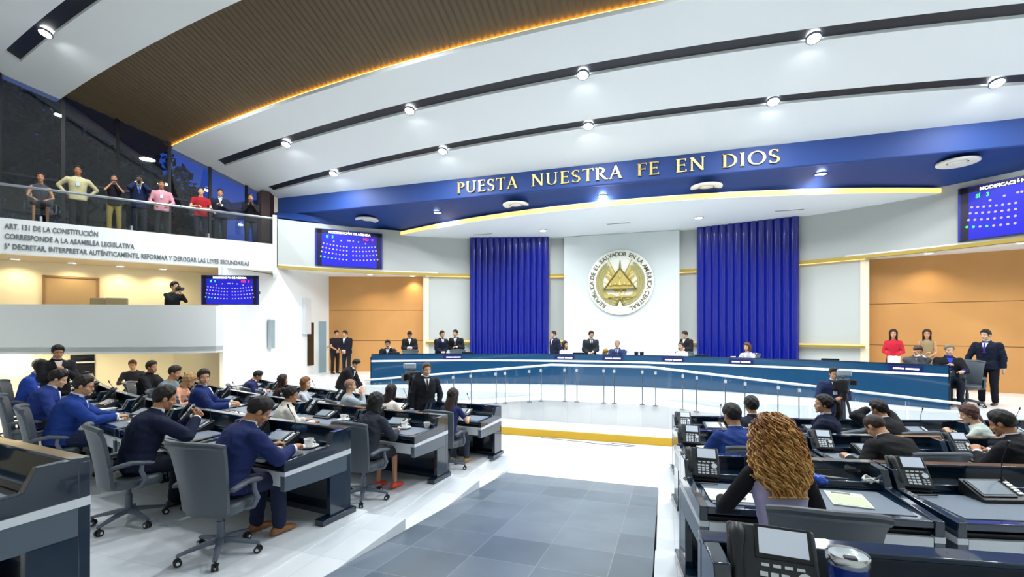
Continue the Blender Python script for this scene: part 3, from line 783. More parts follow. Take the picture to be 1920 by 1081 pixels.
# lamps under the balcony for the warm wall there
for px in (20, 120, 230, 340, 450):
    p = W(px, 12.9); add_light('AREA', 'under_balcony_lamp', (p.x, p.y, 1.15), 22, (1, .84, .55), .25)
for px in (10, 100, 200, 300):
    p = Vector(along(s_of_px(px))); q = p+(Vector(W(px, 1)[:2])-Vector(CAM[:2])).normalized()*-.6
EXPO = .2

# ================================================================ FURNITURE
def lacq(c): return c
# ---- office chair
def make_chair(kind='office_chair'):
    t = thing('office_chair', 'x', 'chair')
    # backrest: curved, wider at the top; sitter faces +Y, back at -Y
    b = B(); nx, nz = 12, 14; th = .05
    def bp(u, v, s):
        z = .44+.60*v; hw = .225+.055*v**1.3; x = hw*u
        y = -.235-.10*v-.05*(v-.5)**2+.075*u*u+s*th*(1-.35*abs(u)**4)
        z -= .025*(abs(u)**3)*(v > .9); return (x, y, z)
    fr = [[bp(-1+2*i/nx, j/nz, 1) for i in range(nx+1)] for j in range(nz+1)]
    bk = [[bp(-1+2*i/nx, j/nz, 0) for i in range(nx+1)] for j in range(nz+1)]
    b.grid(fr); b.grid([r[::-1] for r in bk])
    b.grid([fr[-1][::-1], bk[-1][::-1]]); b.grid([fr[0], bk[0]]); b.grid([[r[0] for r in fr], [r[0] for r in bk]]); b.grid([[r[-1] for r in bk], [r[-1] for r in fr]])
    obj('backrest', b, [LEATH], t, bevel=.012, smooth=50)
    b = B(); b.tube([bp(-1+2*i/nx, 1, .5) for i in range(nx+1)], .03, 10); obj('top_roll', b, [LEATH], t)
    b = B(); b.loft([((0, .03, z), (1, 0, 0), (0, 1, 0), w, d) for z, w, d in ((.40, .20, .20), (.41, .24, .245), (.47, .25, .25), (.50, .235, .235), (.505, .2, .2))], 28, 3.2)
    obj('seat', b, [LEATH], t, smooth=60)
    for s in (-1, 1):
        b = B(); b.loft([((s*.285, -.20+.36*k, .665-.03*abs(k-.5)*2+.01), (1, 0, 0), (0, 0, 1), .034*q, .022*q) for k, q in ((0, .5), (.08, 1), (.5, 1.1), (.9, 1), (1, .5))], 12, 2)
        a = obj('armrest', b, [LEATH], t, smooth=60)
        b = B(); b.tube([(s*.235, .02, .42), (s*.29, .05, .43), (s*.305, .085, .50), (s*.30, .05, .58), (s*.287, .06, .655)], [.018, .022, .025, .022, .02], 8); obj('arm_support', b, [CHBASE], a, smooth=60)
    b = B(); b.cone((0, 0, .11), (0, 0, .30), .032, n=14); b.cone((0, 0, .28), (0, 0, .40), .024, n=14); b.box((0, 0, .40), (.2, .22, .035)); obj('gas_column', b, [CHBASE], t)
    for k in range(5):
        a = R(18+72*k); d = Vector((cos(a), sin(a), 0)); w = Vector((-sin(a), cos(a), 0))
        b = B(); b.loft([(d*r+Vector((0, 0, z)), w, (0, 0, 1), hw, hh) for r, z, hw, hh in ((.0, .135, .035, .03), (.1, .13, .03, .024), (.24, .105, .024, .016), (.325, .088, .02, .012))], 10, 3)
        l = obj('base_leg', b, [CHBASE], t)
        c = d*.315; b = B()
        for s in (-1, 1):
            q = c+w*.017*s+Vector((0, 0, .031)); b.cone(q-w*.009, q+w*.009, .031, n=14); b.mi(1); b.cone(q-w*.0105, q+w*.0105, .014, n=10); b.mi(0)
        b.cone(c+Vector((0, 0, .03)), c+Vector((0, 0, .085)), .012, n=8)
        obj('caster', b, [DARK, SILV], l)
    return t
chairP = Proto(make_chair())
CH = {'n': 0}
# ---- desk module
DW = 1.5
def make_desk():
    t = thing('desk', 'x', 'desk'); W2 = DW/2-.004
    b = B(); b.box((0, -.41, .735), (2*W2-.06, .78, .05)); obj('desk_top', b, [TOPM], t, bevel=.008)
    b = B(); b.box((0, -.50, .762), (2*W2-.22, .46, .008)); obj('writing_inlay', b, [MAT_], t, bevel=.003)
    b = B(); b.box((0, 0.0, .46), (2*W2, .06, .90)); b.box((0, -.11, .79), (2*W2-.06, .2, .06)); obj('back_panel', b, [NAVY], t, bevel=.006)
    b = B(); b.box((0, -.02, .925), (2*W2, .09, .02)); obj('panel_cap', b, [TOPM], t, bevel=.004)
    for s in (-1, 1):
        x0 = s*(W2-.03)
        b = B(); M = Matrix(((0, 0, 1, x0-.028), (1, 0, 0, 0), (0, 1, 0, 0), (0, 0, 0, 1)))
        b.prism([(.03, .935), (-.21, .925), (-.27, .80), (-.81, .765), (-.81, .665), (.03, .70)], 0, .056, M); sp = obj('side_panel', b, [NAVY], t, bevel=.005)
        b = B(); b.prism([(.03, .698), (-.81, .664), (-.81, .625), (.03, .645)], -.002, .060, M); obj('stripe', b, [SILV], sp)
        b = B(); b.prism([(.03, .643), (-.81, .623), (-.81, .485), (-.25, .47), (.03, .47)], 0, .056, M); obj('lower_panel', b, [GRAYP], sp)
        b = B(); b.box((x0, -.115, .255), (.056, .29, .45)); b.box((x0, -.15, .03), (.12, .46, .06)); obj('pedestal', b, [NAVY], t, bevel=.004)
    for s in (-1, 1):
        b = B(); b.box((s*(W2/2-.02), -.795, .592), (W2-.09, .03, .135)); dr = obj('drawer', b, [SILV], t, bevel=.003)
        b = B(); b.cone((s*(W2/2-.02), -.812, .61), (s*(W2/2-.02), -.818, .61), .014, n=12); obj('lock', b, [STEEL], dr)
    b = B(); b.box((0, -.42, .59), (2*W2-.1, .70, .19)); obj('drawer_box', b, [DARK], t)
    b = B(); b.box((0, -.08, .03), (2*W2-.1, .1, .06)); obj('foot_rail', b, [NAVY], t)
    return t
deskP = Proto(make_desk())
DESKS = {}
ORD = ['first', 'second', 'third', 'fourth', 'fifth', 'sixth', 'seventh', 'eighth']
RN = ['rearmost row beside the camera', 'near row', 'middle row', 'front row']
for j in range(4):
    for sd in (-1, 1):
        if j == 0: nn_ = 1 if sd < 0 else 2
        else: nn_ = (7 if j < 3 else 6) if sd < 0 else (3, 4, 5)[j-1]
        x = (-1.59, -1.55, -1.42, -1.3)[j]*1.0 if sd < 0 else 1.82
        for k in range(nn_):
            x2 = x
            for _ in range(5):
                sl_ = (rowy(j, x2)-rowy(j, x))/(x2-x) if x2 != x else 2*ARC*x
                x2 = x+sd*DW/sqrt(1+sl_*sl_)
            rz = atan((rowy(j, x2)-rowy(j, x))/(x2-x)); c = Vector(((x+x2)/2, (rowy(j, x)+rowy(j, x2))/2, ROWZ[j]))
            lab = 'navy lacquered desk, %s from the aisle in the %s %s row' % (ORD[k], ('left', 'right')[sd > 0], ('rearmost', 'near', 'middle', 'front')[j])
            deskP.put(lab, c, rz, 'assembly desks'); DESKS[(j, sd, k)] = (c, rz); x = x2
def dloc(j, sd, k, lx, ly, z=.764):
    c, rz = DESKS[(j, sd, k)]; return Vector((c.x+lx*cos(rz)-ly*sin(rz), c.y+lx*sin(rz)+ly*cos(rz), c.z+z)), rz
SN = lambda j, sd, k: '%s desk of the %s %s row' % (ORD[k], ('left', 'right')[sd > 0], ('rearmost', 'near', 'middle', 'front')[j])
# ---- desk phone
def make_phone():
    t = thing('desk_phone', 'x', 'telephone'); T = Matrix.Rotation(R(52), 4, 'X')
    Z0 = .03
    def tb(c, d, m, name, parent, bevel=.004):
        b = B(); b.box((0, 0, 0), d); v = T@Vector(c); return obj(name, b, [m], parent, (v.x, v.y, v.z+Z0), (R(52), 0, 0), bevel=bevel)
    b = B(); b.prism([(-.01, 0), (.16, 0), (.16, .02), (.13, .17), (.02, .04)], -.12, .12, Matrix(((0, 0, 1, 0), (1, 0, 0, 0), (0, 1, 0, 0), (0, 0, 0, 1)))); obj('stand', b, [DARK], t, bevel=.004)
    body = tb((0, .115, .012), (.26, .25, .03), DK2, 'body', t, .01)
    f = tb((.035, .185, .029), (.165, .105, .006), DARK, 'screen_frame', t, .002)
    tb((.035, .187, .033), (.14, .08, .003), mat('phone_screen', '#b9c4d2', .25, emit=.35), 'screen', t, 0)
    b = B()
    for r in range(4):
        for c in range(3):
            v = T@Vector((-.025+c*.03, .085-r*.022, .030)); b.box((v.x, v.y, v.z+Z0), (.022, .014, .005), rot=(R(52), 0, 0))
    for c in range(4):
        v = T@Vector((-.02+c*.033, .113, .030)); b.box((v.x, v.y, v.z+Z0), (.022, .009, .005), rot=(R(52), 0, 0))
    for r in range(3):
        for c in range(2):
            v = T@Vector((.072+c*.025, .04-r*.016+.01, .030)); b.box((v.x, v.y, v.z+Z0), (.017, .01, .004), rot=(R(52), 0, 0))
    obj('keypad', b, [SILV], t)
    v = T@Vector((.088, .082, .03)); b = B(); b.cone((0, 0, 0), (0, 0, .007), .021, n=20); obj('navigation_dial', b, [SILV], t, (v.x, v.y, v.z+Z0), (R(52), 0, 0))
    b = B(); pts = []
    for i in range(13):
        u = i/12; v = T@Vector((-.10, .01+.21*u, .035+.028*sin(pi*u))); pts.append((v.x, v.y, v.z+Z0))
    b.tube(pts, [.022, .027, .027, .022, .018, .017, .017, .017, .018, .022, .027, .027, .022], 12); obj('handset', b, [DARK], t, smooth=60)
    b = B(); b.tube([(-.12, .0, .03), (-.15, -.04, .012), (-.13, -.1, .01), (-.04, -.12, .01), (.1, -.1, .01)], .005, 6); obj('cord', b, [DARK], t)
    return t
phoneP = Proto(make_phone())
# ---- voting console (tablet in a wedge)
def make_console():
    t = thing('voting_console', 'x', 'tablet console')
    b = B(); b.prism([(-.12, 0), (.09, 0), (.09, .11), (-.12, .02)], -.17, .17, Matrix(((0, 0, 1, 0), (1, 0, 0, 0), (0, 1, 0, 0), (0, 0, 0, 1)))); obj('housing', b, [DARK], t, bevel=.006)
    a = atan(.09/.21)
    b = B(); b.box((0, 0, 0), (.24, .175, .008)); obj('bezel', b, [DK2], t, (-.035, -.014, .072), (a, 0, 0), bevel=.002)
    b = B(); b.box((0, 0, 0), (.205, .14, .004)); obj('screen', b, [mat('console_screen', '#8d9aa5', .15, coat=.4)], t, (-.035, -.016, .077), (a, 0, 0))
    b = B()
    for i in range(5): b.box((0, -.055+.028*i, 0), (.035, .018, .008))
    obj('buttons', b, [SILV], t, (.128, -.014, .074), (a, 0, 0))
    b = B(); b.cone((.128, .06, .10), (.128, .07, .13), .012, n=8); b.tube([(.128, .07, .12), (.12, .06, .26), (.10, .0, .38)], .004, 6); b.cone((.10, 0, .38), (.095, -.015, .42), .009, n=8); obj('gooseneck_microphone', b, [DARK], t)
    return t
consP = Proto(make_console())
def make_cup():
    t = thing('coffee_cup', 'x', 'cup'); b = B()
    b.lathe([(.022, 0), (.026, .004), (.036, .035), (.041, .068), (.038, .068), (.033, .035), (.02, .008)], n=24, ring=True); b.cone((0, 0, .003), (0, 0, .008), .022, n=16); obj('cup_body', b, [CHINA], t, smooth=60)
    b = B(); b.tube([(.037, 0, .055), (.058, 0, .056), (.064, 0, .04), (.056, 0, .022), (.034, 0, .02)], .005, 6); obj('handle', b, [CHINA], t, smooth=60)
    b = B(); b.cone((0, 0, .045), (0, 0, .046), .036, n=20); obj('coffee', b, [mat('coffee', '#3a2413', .2)], t)
    return t
cupP = Proto(make_cup())
b = B(); b.lathe([(.03, 0), (.045, .003), (.078, .016), (.08, .02), (.045, .008), (.001, .006)], n=28); saucer = thing('saucer', 'x', 'saucer'); obj('plate', b, [CHINA], saucer, smooth=60); saucP = Proto(saucer)
def cup_at(j, sd, k, lx, ly, rot=0, sauc=True, sc=1.0):
    p, rz = dloc(j, sd, k, lx, ly)
    if sauc: q = saucP.put('white saucer under the cup on the '+SN(j, sd, k), p+Vector((0, 0, .002)), 0, 'saucers on the desks'); q.scale = (1.25,)*3
    c = cupP.put(('white coffee cup in its saucer on the ' if sauc else 'white coffee cup without saucer on the ')+SN(j, sd, k), p+Vector((0, 0, .012 if sauc else 0)), rot, 'coffee cups on the desks'); c.scale = (1.25,)*3
SKIP_CONS = {(1, 1, 0)}
for (j, sd, k) in DESKS:
    if j == 0: continue
    if sd > 0 or k > 0 or j < 3:
        px_ = -.60 if sd > 0 else -.48
        p, rz = dloc(j, sd, k, px_, -.22, .768); phoneP.put('black desk phone on the '+SN(j, sd, k), p, rz+(R(-6) if sd > 0 else R(-25)), 'desk phones')
    if (j, sd, k) not in SKIP_CONS:
        p, rz = dloc(j, sd, k, .08 if sd < 0 else -.12, -.30, .768); consP.put('wedge voting console with screen on the '+SN(j, sd, k), p, rz+R(4), 'voting consoles')
for a in ((1, -1, 0, .53, -.34, 0), (2, -1, 0, .28, -.42, 0), (3, -1, 0, -.2, -.3, 0), (2, -1, 1, .55, -.35, 1), (1, -1, 2, .5, -.5, 0)): cup_at(*a)
cup_at(2, -1, 0, .56, -.25, 2, False)
# papers, folders, laptop and small things
def sheet(name, label, cat, j, sd, k, lx, ly, w, h, m, rot=0, th=.004, group=None, z=.768):
    p, rz = dloc(j, sd, k, lx, ly, z); b = B(); b.box((0, 0, th/2), (w, h, th)); return tag(obj(name, b, m if isinstance(m, list) else [m], None, p, (0, 0, rz+rot)), label, cat, group)
LGRN = mat('pale_green_print', '#cfe3b4', .6)
sheet('paper_sheet', 'white paper sheet under the hand of the man in navy on the left near desk', 'paper', 1, -1, 0, .12, -.56, .3, .21, PAPER, .1)
sheet('paper_sheet', 'white paper on the desk in front of the man resting his chin', 'paper', 1, -1, 1, .05, -.55, .3, .21, PAPER, .5)
sheet('paper_sheet', 'white paper on the desk before the man with clasped hands', 'paper', 1, -1, 2, -.1, -.45, .21, .3, PAPER, .3)
sheet('paper_sheet', 'white paper on the desk of the farthest left man in blue', 'paper', 1, -1, 3, .3, -.4, .21, .3, PAPER, .2)
sheet('paper_sheet', 'white paper on the left middle desk behind the cup', 'paper', 2, -1, 2, .1, -.45, .21, .3, PAPER, -.2)
t = thing('magazine', 'open magazine with pale green cover beside the curly-haired woman', 'magazine', *(lambda q: (q[0], q[1]-R(12)))(dloc(1, 1, 0, .33, -.50, .768)))
b = B(); b.box((0, 0, .004), (.24, .30, .008)); obj('pages', b, [PAPER], t); b = B(); b.box((.0, -.035, .009), (.22, .2, .002)); obj('cover_print', b, [LGRN], t)
b = B(); b.box((-.02, .12, .009), (.12, .03, .002)); obj('headline_bar', b, [mat('olive_print', '#7d8f5a', .6)], t)
sheet('document', 'white document with grey header on the desk left of the curly-haired woman', 'paper', 1, 1, 0, -.47, -.56, .34, .25, PAPER, -.03)
o = sheet('notepad', 'small pale grey calculator lying on the white document', 'calculator', 1, 1, 0, -.43, -.58, .075, .12, mat('pale_grey_plastic', '#aebbbd', .4), -.05, .014, z=.772); o.name = 'pocket_calculator'
sheet('document', 'white papers behind the phone on the right middle desk', 'paper', 2, 1, 0, -.36, -.36, .3, .24, PAPER, .25, .02)
sheet('document', 'white papers on the first desk of the right front row', 'paper', 3, 1, 0, -.1, -.5, .4, .2, PAPER, 0, .01)
lp, lrz = dloc(1, 1, 0, -.16, -.40, .768)
t = thing('laptop', 'dark open laptop screen between the phone and the curly-haired woman', 'laptop', lp, lrz-R(10))
b = B(); b.box((0, -.02, .008), (.30, .2, .016)); obj('keyboard_base', b, [DK2], t, bevel=.003)
b = B(); b.box((0, .09, .115), (.32, .012, .22), rot=(R(-12), 0, 0)); obj('lid', b, [DARK], t, bevel=.003)
b = B(); b.box((0, .083, .115), (.30, .008, .2), rot=(R(-12), 0, 0)); obj('screen', b, [mat('dark_screen', '#12151a', .25)], t)
# blue plastic bag of items near the woman, cables and rose-like white knot
def bag(label, j, sd, k, lx, ly, m, s=.05):
    p, rz = dloc(j, sd, k, lx, ly, .768); b = B(); rg = random.Random(len(label))
    for i in range(9): b.sphere((rg.uniform(-s, s), rg.uniform(-s, s), s*.7+rg.uniform(0, s*.5)), (s*rg.uniform(.5, .9),)*3, 8)
    return tag(obj('plastic_bag', b, [m], None, p, smooth=60), label, 'bag')
BB = mat('blue_plastic_film', '#2d57c8', .3, coat=.3)
bag('crumpled blue and clear bag beside the right arm of the curly-haired woman', 1, 1, 0, .28, -.2, BB, .045)
bag('small crumpled blue bag behind the console on the left near desk', 1, -1, 0, -.12, -.18, mat('pale_blue_film', '#7da4e8', .3), .05)
bag('crumpled grey-green bag on the desk past the clasped hands', 1, -1, 2, .25, -.25, mat('grey_green_film', '#8d9487', .5), .06)
bag('small blue and white bag on the left middle desk beside the dark-haired woman', 2, -1, 0, -.08, -.3, BB, .04)
p, rz = dloc(1, 1, 1, -.86, -.16, .80); b = B(); rg = random.Random(5)
for i in range(3):
    pts = [(.055*cos(a)*rg.uniform(.8, 1.1), .05*sin(a)*rg.uniform(.8, 1.1), .02+.012*sin(3*a+i)+.008*i) for a in [2*pi*q/14 for q in range(15)]]; b.tube(pts, .007, 6)
b.tube([(.04, 0, .02), (-.1, .03, .012), (-.25, .06, .02), (-.33, .10, .02)], .006, 6); tag(obj('charging_cable', b, [PAPER], None, p, (0, 0, rz), smooth=60), 'coiled white cable on the ledge left of the right-hand phone', 'cable')
# near phone and tumbler on the rear right desk
p = W(1452, 1.52, ROWZ[0]+.766); ph = phoneP.put('large black desk phone in the near foreground beside the blue tumbler', p, YAW-R(22), 'desk phones'); ph.scale = (1.05,)*3
p = W(1590, 1.44, ROWZ[0]+.764)
t = thing('tumbler', 'blue insulated tumbler with clear lid in the near foreground', 'tumbler', p); t.scale = (1.12, 1.12, 1.26)
b = B(); b.lathe([(.032, 0), (.034, .004), (.048, .16), (.049, .175), (.02, .178)], n=36); obj('cup_body', b, [mat('metallic_blue', '#0c2f8f', .25, metal=.4, coat=.5)], t, smooth=50)
b = B(); b.lathe([(.0495, .172), (.053, .176), (.053, .192), (.049, .198), (.047, .192), (.046, .176)], n=36, ring=True); obj('rim', b, [CHROME], t, smooth=50)
b = B(); b.lathe([(.001, .184), (.035, .184), (.046, .19), (.046, .194), (.03, .188), (.001, .188)], n=36, ring=True); obj('lid', b, [mat('frosted_lid', '#c4cfd4', .2)], t, smooth=50)
b = B(); b.box((.0, -.018, .192), (.03, .022, .008)); obj('sip_slider', b, [DK2], t, bevel=.003)
# ---- curved rostrum counter
RC = Vector((.2, -4.6)); RR = 14.4
def rp(ang, r=RR): return Vector((RC.x+r*sin(R(ang)), RC.y+r*cos(R(ang))))
ro = thing('rostrum_counter', 'long curved navy lacquered rostrum counter with a white stripe', 'counter', (RC.x, RC.y, 0))
def rband(a0, a1, r0, r1, z0, z1, m, name, n=64, bevel=0):
    inn = [(r0*sin(R(a0+(a1-a0)*i/n)), r0*cos(R(a0+(a1-a0)*i/n))) for i in range(n+1)]; out = [(r1*sin(R(a0+(a1-a0)*i/n)), r1*cos(R(a0+(a1-a0)*i/n))) for i in range(n+1)]
    b = B(); b.prism(strip(inn, out, 0, 0), z0, z1); return obj(name, b, [m], ro, bevel=bevel)
CNA = mat('navy_gloss_counter', '#15486e', .16, coat=.6)
AA, AB = -31.2, 31.4
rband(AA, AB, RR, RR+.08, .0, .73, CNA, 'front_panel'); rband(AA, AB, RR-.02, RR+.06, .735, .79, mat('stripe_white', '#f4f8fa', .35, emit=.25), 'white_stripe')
rband(AA, AB, RR-.01, RR+.08, .795, .97, CNA, 'upper_panel'); rband(AA, AB, RR-.02, RR+.10, .97, .99, TOPM, 'panel_cap')
rband(AA, AB, RR+.08, RR+.75, .74, .78, TOPM, 'counter_top')
for a in (AA, AB):
    s = 1 if a > 0 else -1
    p = Vector((sin(R(a)), cos(R(a)))); b = B(); b.box((p.x*(RR+.38), p.y*(RR+.38), .45), (.06, .75, .9), rot=(0, 0, -R(a))); obj('end_panel', b, [NAVY], ro, bevel=.005)
# name displays
npd = thing('name_display', 'x', 'name display'); b = B(); b.box((0, 0, 0), (.62, .03, .11)); obj('panel', b, [mat('violet_display', '#16165e', .3, emit=.35)], npd)
b = B(); xx = -.22; rg = random.Random(2)
for wd_ in (.2, .24):
    b.box((xx+wd_/2, -.018, -.01), (wd_, .006, .035)); xx += wd_+.03
obj('light_line', b, [mat('white_led_text', '#eae6ff', .5, emit=1.6)], npd); npP = Proto(npd)
def rang(px, r=RR):
    return min(((abs(colpx(rp(a/20, r))-px), a/20) for a in range(-700, 701)))[1]
for px, nm in ((850, 'in front of the two standing men left'), (1059, 'in front of the woman in white'), (1149, 'in front of the seated grey-haired man'), (1262, 'before the seated person right of the emblem'), (1389, 'before the woman by the right blue panel'), (1697, 'near the right end of the counter')):
    a = rang(px); p = rp(a, RR-.035); npP.put('violet lit name display on the counter '+nm, (p.x, p.y, .88), -R(a), 'name displays on the counter')
# small monitors and microphones on the counter
mo = thing('counter_monitor', 'x', 'monitor'); b = B(); b.box((0, 0, .13), (.40, .03, .22)); obj('housing', b, [DARK], mo, bevel=.005); b = B(); b.cone((0, 0, 0), (0, 0, .04), .07, n=16); obj('stand', b, [DARK], mo)
b = B(); b.box((0, .017, .13), (.37, .006, .19)); obj('screen', b, [mat('console_screen', '#8d9aa5')], mo); moP = Proto(mo)
for px, nm in ((738, 'at the far left end'), (877, 'right of the standing pair'), (1085, 'right of the woman in white'), (1315, 'at the left edge of the right panel'), (1556, 'right of the right blue panel')):
    a = rang(px, RR+.4); p = rp(a, RR+.4); moP.put('small black monitor on the rostrum counter '+nm, (p.x, p.y, .78), -R(a)+R(12), 'monitors on the rostrum counter')
tb = thing('travel_cup', 'x', 'cup'); b = B(); b.lathe([(.03, 0), (.042, .02), (.046, .16), (.03, .17)], n=16); obj('cup_body', b, [DARK], tb); b = B(); b.lathe([(.05, .16), (.05, .18), (.02, .19)], n=16); obj('lid', b, [DK2], tb); tbP = Proto(tb)
for px, nm in ((1193, 'left of two'), (1203, 'right of two')):
    a = rang(px, RR+.3); p = rp(a, RR+.3); o = tbP.put('black travel cup on the counter right of the grey-haired man, '+nm, (p.x, p.y, .78), 0, 'travel cups on the counter'); o.scale = (1.3, 1.3, 1.6)
a = rang(1375, RR+.3); p = rp(a, RR+.3); b = B(); b.lathe([(.05, 0), (.07, .2), (.06, .2), (.04, .02)], n=16); tag(obj('paper_cup', b, [PAPER], None, (p.x, p.y, .80)), 'large white cup on the counter in front of the right blue panel', 'cup')
# ---- glass balustrade of the ramps
bl = thing('glass_balustrade', 'low glass balustrade with white top rail sloping down on both sides of the stage', 'railing')
BP = [(-6.4, 6.15, -.56), (-1.0, 6.2, 0.0), (1.35, 6.3, 0.0), (7.2, 6.2, -.56)]
def rz_at(x):
    for (x0, y0, z0_), (x1, y1, z1_) in zip(BP, BP[1:]):
        if x <= x1: t = (x-x0)/(x1-x0); return Vector((x, y0+(y1-y0)*t, z0_+(z1_-z0_)*t))
    return Vector(BP[-1])
b = B(); b.tube([Vector(p)+Vector((0, 0, .90)) for p in BP], .028, 8); obj('top_rail', b, [mat('white_rail', '#f6fafc', .3, metal=.2)], bl)
xs = [-6.4+13.6*i/16 for i in range(17)]
for i in range(16):
    a, c = rz_at(xs[i]+.03), rz_at(xs[i+1]-.03); b = B(); b.add([a+Vector((0, 0, .12)), c+Vector((0, 0, .12)), c+Vector((0, 0, .87)), a+Vector((0, 0, .87)), a+Vector((0, .012, .12)), c+Vector((0, .012, .12)), c+Vector((0, .012, .87)), a+Vector((0, .012, .87))], [(0,1,2,3), (7,6,5,4), (0,4,5,1), (2,6,7,3), (0,3,7,4), (1,5,6,2)]); obj('glass_pane', b, [RGLASS], bl, smooth=0)
for px in (850, 883, 928, 948, 993, 1015, 1060, 1082, 1130, 1153, 1204, 1228, 1280, 1307, 1362, 1395, 1460, 1500):
    p = min(((abs(colpx(rz_at(-6+i*.05))-px), i) for i in range(260)))[1]; p = rz_at(-6+p*.05)
    b = B(); b.cone(p+Vector((0, .03, 0)), p+Vector((0, .03, .88)), .011, n=8); b.cone(p, p+Vector((0, 0, .015)), .06, n=10); po = obj('post', b, [STEEL], bl)
    b = B(); b.box(p+Vector((0, -.01, .78)), (.05, .05, .07)); obj('glass_clamp', b, [SILV], po)
b = B(); b.tube([(-1.0, 5.22, GND+.008), (-.2, 5.12, GND+.008), (.4, 5.02, GND+.008), (1.0, 5.0, GND+.008), (1.15, 5.1, GND+.008), (.6, 5.18, GND+.008)], .008, 6); tag(obj('floor_cable', b, [mat('grey_cable', '#8c8f94', .6)]), 'thin grey cable lying on the floor before the yellow riser', 'cable')
# ---- screens
def tv(label, loc, rz, w, h, tilt_=0):
    t = thing('wall_screen', label, 'screen', loc, rz); t.rotation_euler = (R(tilt_), 0, rz)
    b = B(); b.box((0, .03, 0), (w+.03, .06, h+.03)); obj('bezel', b, [DARK], t, bevel=.004)
    b = B(); b.box((-w*.45, -.007, 0), (w*.07, .003, h)); b.box((w*.45, -.007, 0), (w*.07, .003, h)); b.box((0, -.007, h*.44), (w, .003, h*.1)); obj('dark_border', b, [mat('screen_dark', '#060b2c', .3)], t)
    b = B(); b.mi(2); b.box((0, -.002, 0), (w, .006, h))
    def dot(x, y, k): b.mi(k); b.cone((x*w, -.006, y*h), (x*w, -.010, y*h), .0125*w, n=8)
    for row, (yy, n) in enumerate(((.12, 8), (.01, 8), (-.11, 8), (-.24, 8))):
        for sd in (-1, 1):
            for i in range(n):
                x = .045+i*.049; sag = .07*(x/.42)**2
                k = 1 if (row == 3 and sd < 0 and i in (7, 6, 4)) else 0
                dot(sd*x*(1+.035*row), yy-.07+sag, k)
    for x, y in ((-.24, .20), (-.13, .235), (-.03, .25), (.05, .25), (.13, .235), (.24, .20), (.0, .25)): dot(x, y-.02, 0)
    obj('display', b, [mat('dot_violet', '#8f80ff', .5, emit=1.3), mat('dot_green', '#3df06a', .5, emit=1.2), mat('screen_blue', '#1212a0', .3, emit=.8)], t)
    def txt(s, x, z, size, m, nm):
        me = text_mesh(s, size*h, 0, 'CENTER', .004); b2 = B(); mesh_to_B(me, b2); obj(nm, b2, [m], t, (x*w, -.012, z*h), (R(90), 0, 0), smooth=0, fix=False)
    WT = mat('screen_white_text', '#ffffff', .5, emit=1.5)
    txt('MODIFICACIÓN DE AGENDA', 0, .40, .085, WT, 'title_text')
    txt('SÍ   3', -.30, .27, .095, mat('dot_green', '#3df06a'), 'yes_count'); txt('NO   0', .28, .27, .095, mat('screen_red', '#ff2a2a', .5, emit=1.4), 'no_count')
    return t
a = circ_ang(656, 13.98); q = cp(a, 13.98); tv('large blue voting screen on the grey wall left of the left blue panel', (q[0], q[1], 4.86), -R(a), 2.42, 1.36)
a2 = circ_ang(1795, 13.98); a2 += math.degrees(1.22/13.98); q = cp(a2, 13.98); tv('large blue voting screen on the grey wall at the right edge', (q[0], q[1], 4.86), -R(a2), 2.42, 1.40)
p = W(431, 13.3); t = tv('blue voting screen mounted beside the balcony cameraman', (p.x, p.y, 2.90), YAW+R(6), 1.50, .80)
b = B(); b.box((.35, .55, .0), (.08, 1.0, .08)); obj('wall_bracket', b, [DARK], t)
# ---- waste bin under the front left desk
p, rz = dloc(3, -1, 0, .10, -.35, 0); b = B(); b.lathe([(.10, .0), (.13, .3), (.125, .3), (.095, .01)], n=20); tag(obj('waste_bin', b, [DK2], None, p), 'small dark waste bin under the front left desk', 'bin')
# ---- television cameras on tripods
def tvcam(label, loc, rz, h=1.5):
    t = thing('television_camera', label, 'camera', loc, rz)
    for k in range(3):
        a = R(90+120*k); b = B(); b.tube([(.45*cos(a), .45*sin(a), .02), (.2*cos(a), .2*sin(a), h*.45), (.05*cos(a), .05*sin(a), h-.15)], [.018, .022, .025], 8); obj('tripod_leg', b, [DK2], t)
    b = B(); b.cone((0, 0, h-.2), (0, 0, h-.05), .06, n=14); b.box((0, 0, h-.02), (.14, .2, .07)); obj('tripod_head', b, [DARK], t)
    b = B(); b.box((0, 0, h+.12), (.17, .36, .2)); b.box((0, -.05, h+.26), (.05, .24, .04)); obj('camera_body', b, [DK2], t, bevel=.01)
    b = B(); b.cone((0, -.18, h+.12), (0, -.42, h+.12), .06, .075, 18); b.cone((0, -.42, h+.12), (0, -.46, h+.12), .085, .09, 18); obj('lens', b, [DARK], t)
    b = B(); b.box((0, .1, h+.33), (.24, .16, .12)); obj('viewfinder', b, [mat('light_grey_plastic', '#9aa6b4', .4)], t, bevel=.02)
    b = B(); b.box((.16, .02, h+.16), (.1, .14, .1)); b.box((-.14, .05, h+.1), (.07, .18, .14)); obj('accessories', b, [DARK], t, bevel=.006)
    b = B(); b.tube([(.03, .1, h), (.12, .35, h-.08), (.15, .5, h-.1)], .012, 8); obj('pan_handle', b, [DARK], t)
    return t
tvcam('television camera on a tripod beside the bearded cameraman, before the left part of the counter', W(771, 9.9, GND), YAW+R(30), 1.38)
tvcam('television camera on a tripod in front of the right part of the counter', W(1582, 9.2, GND), YAW+R(-40), 1.30)
# side table by the wood wall, left

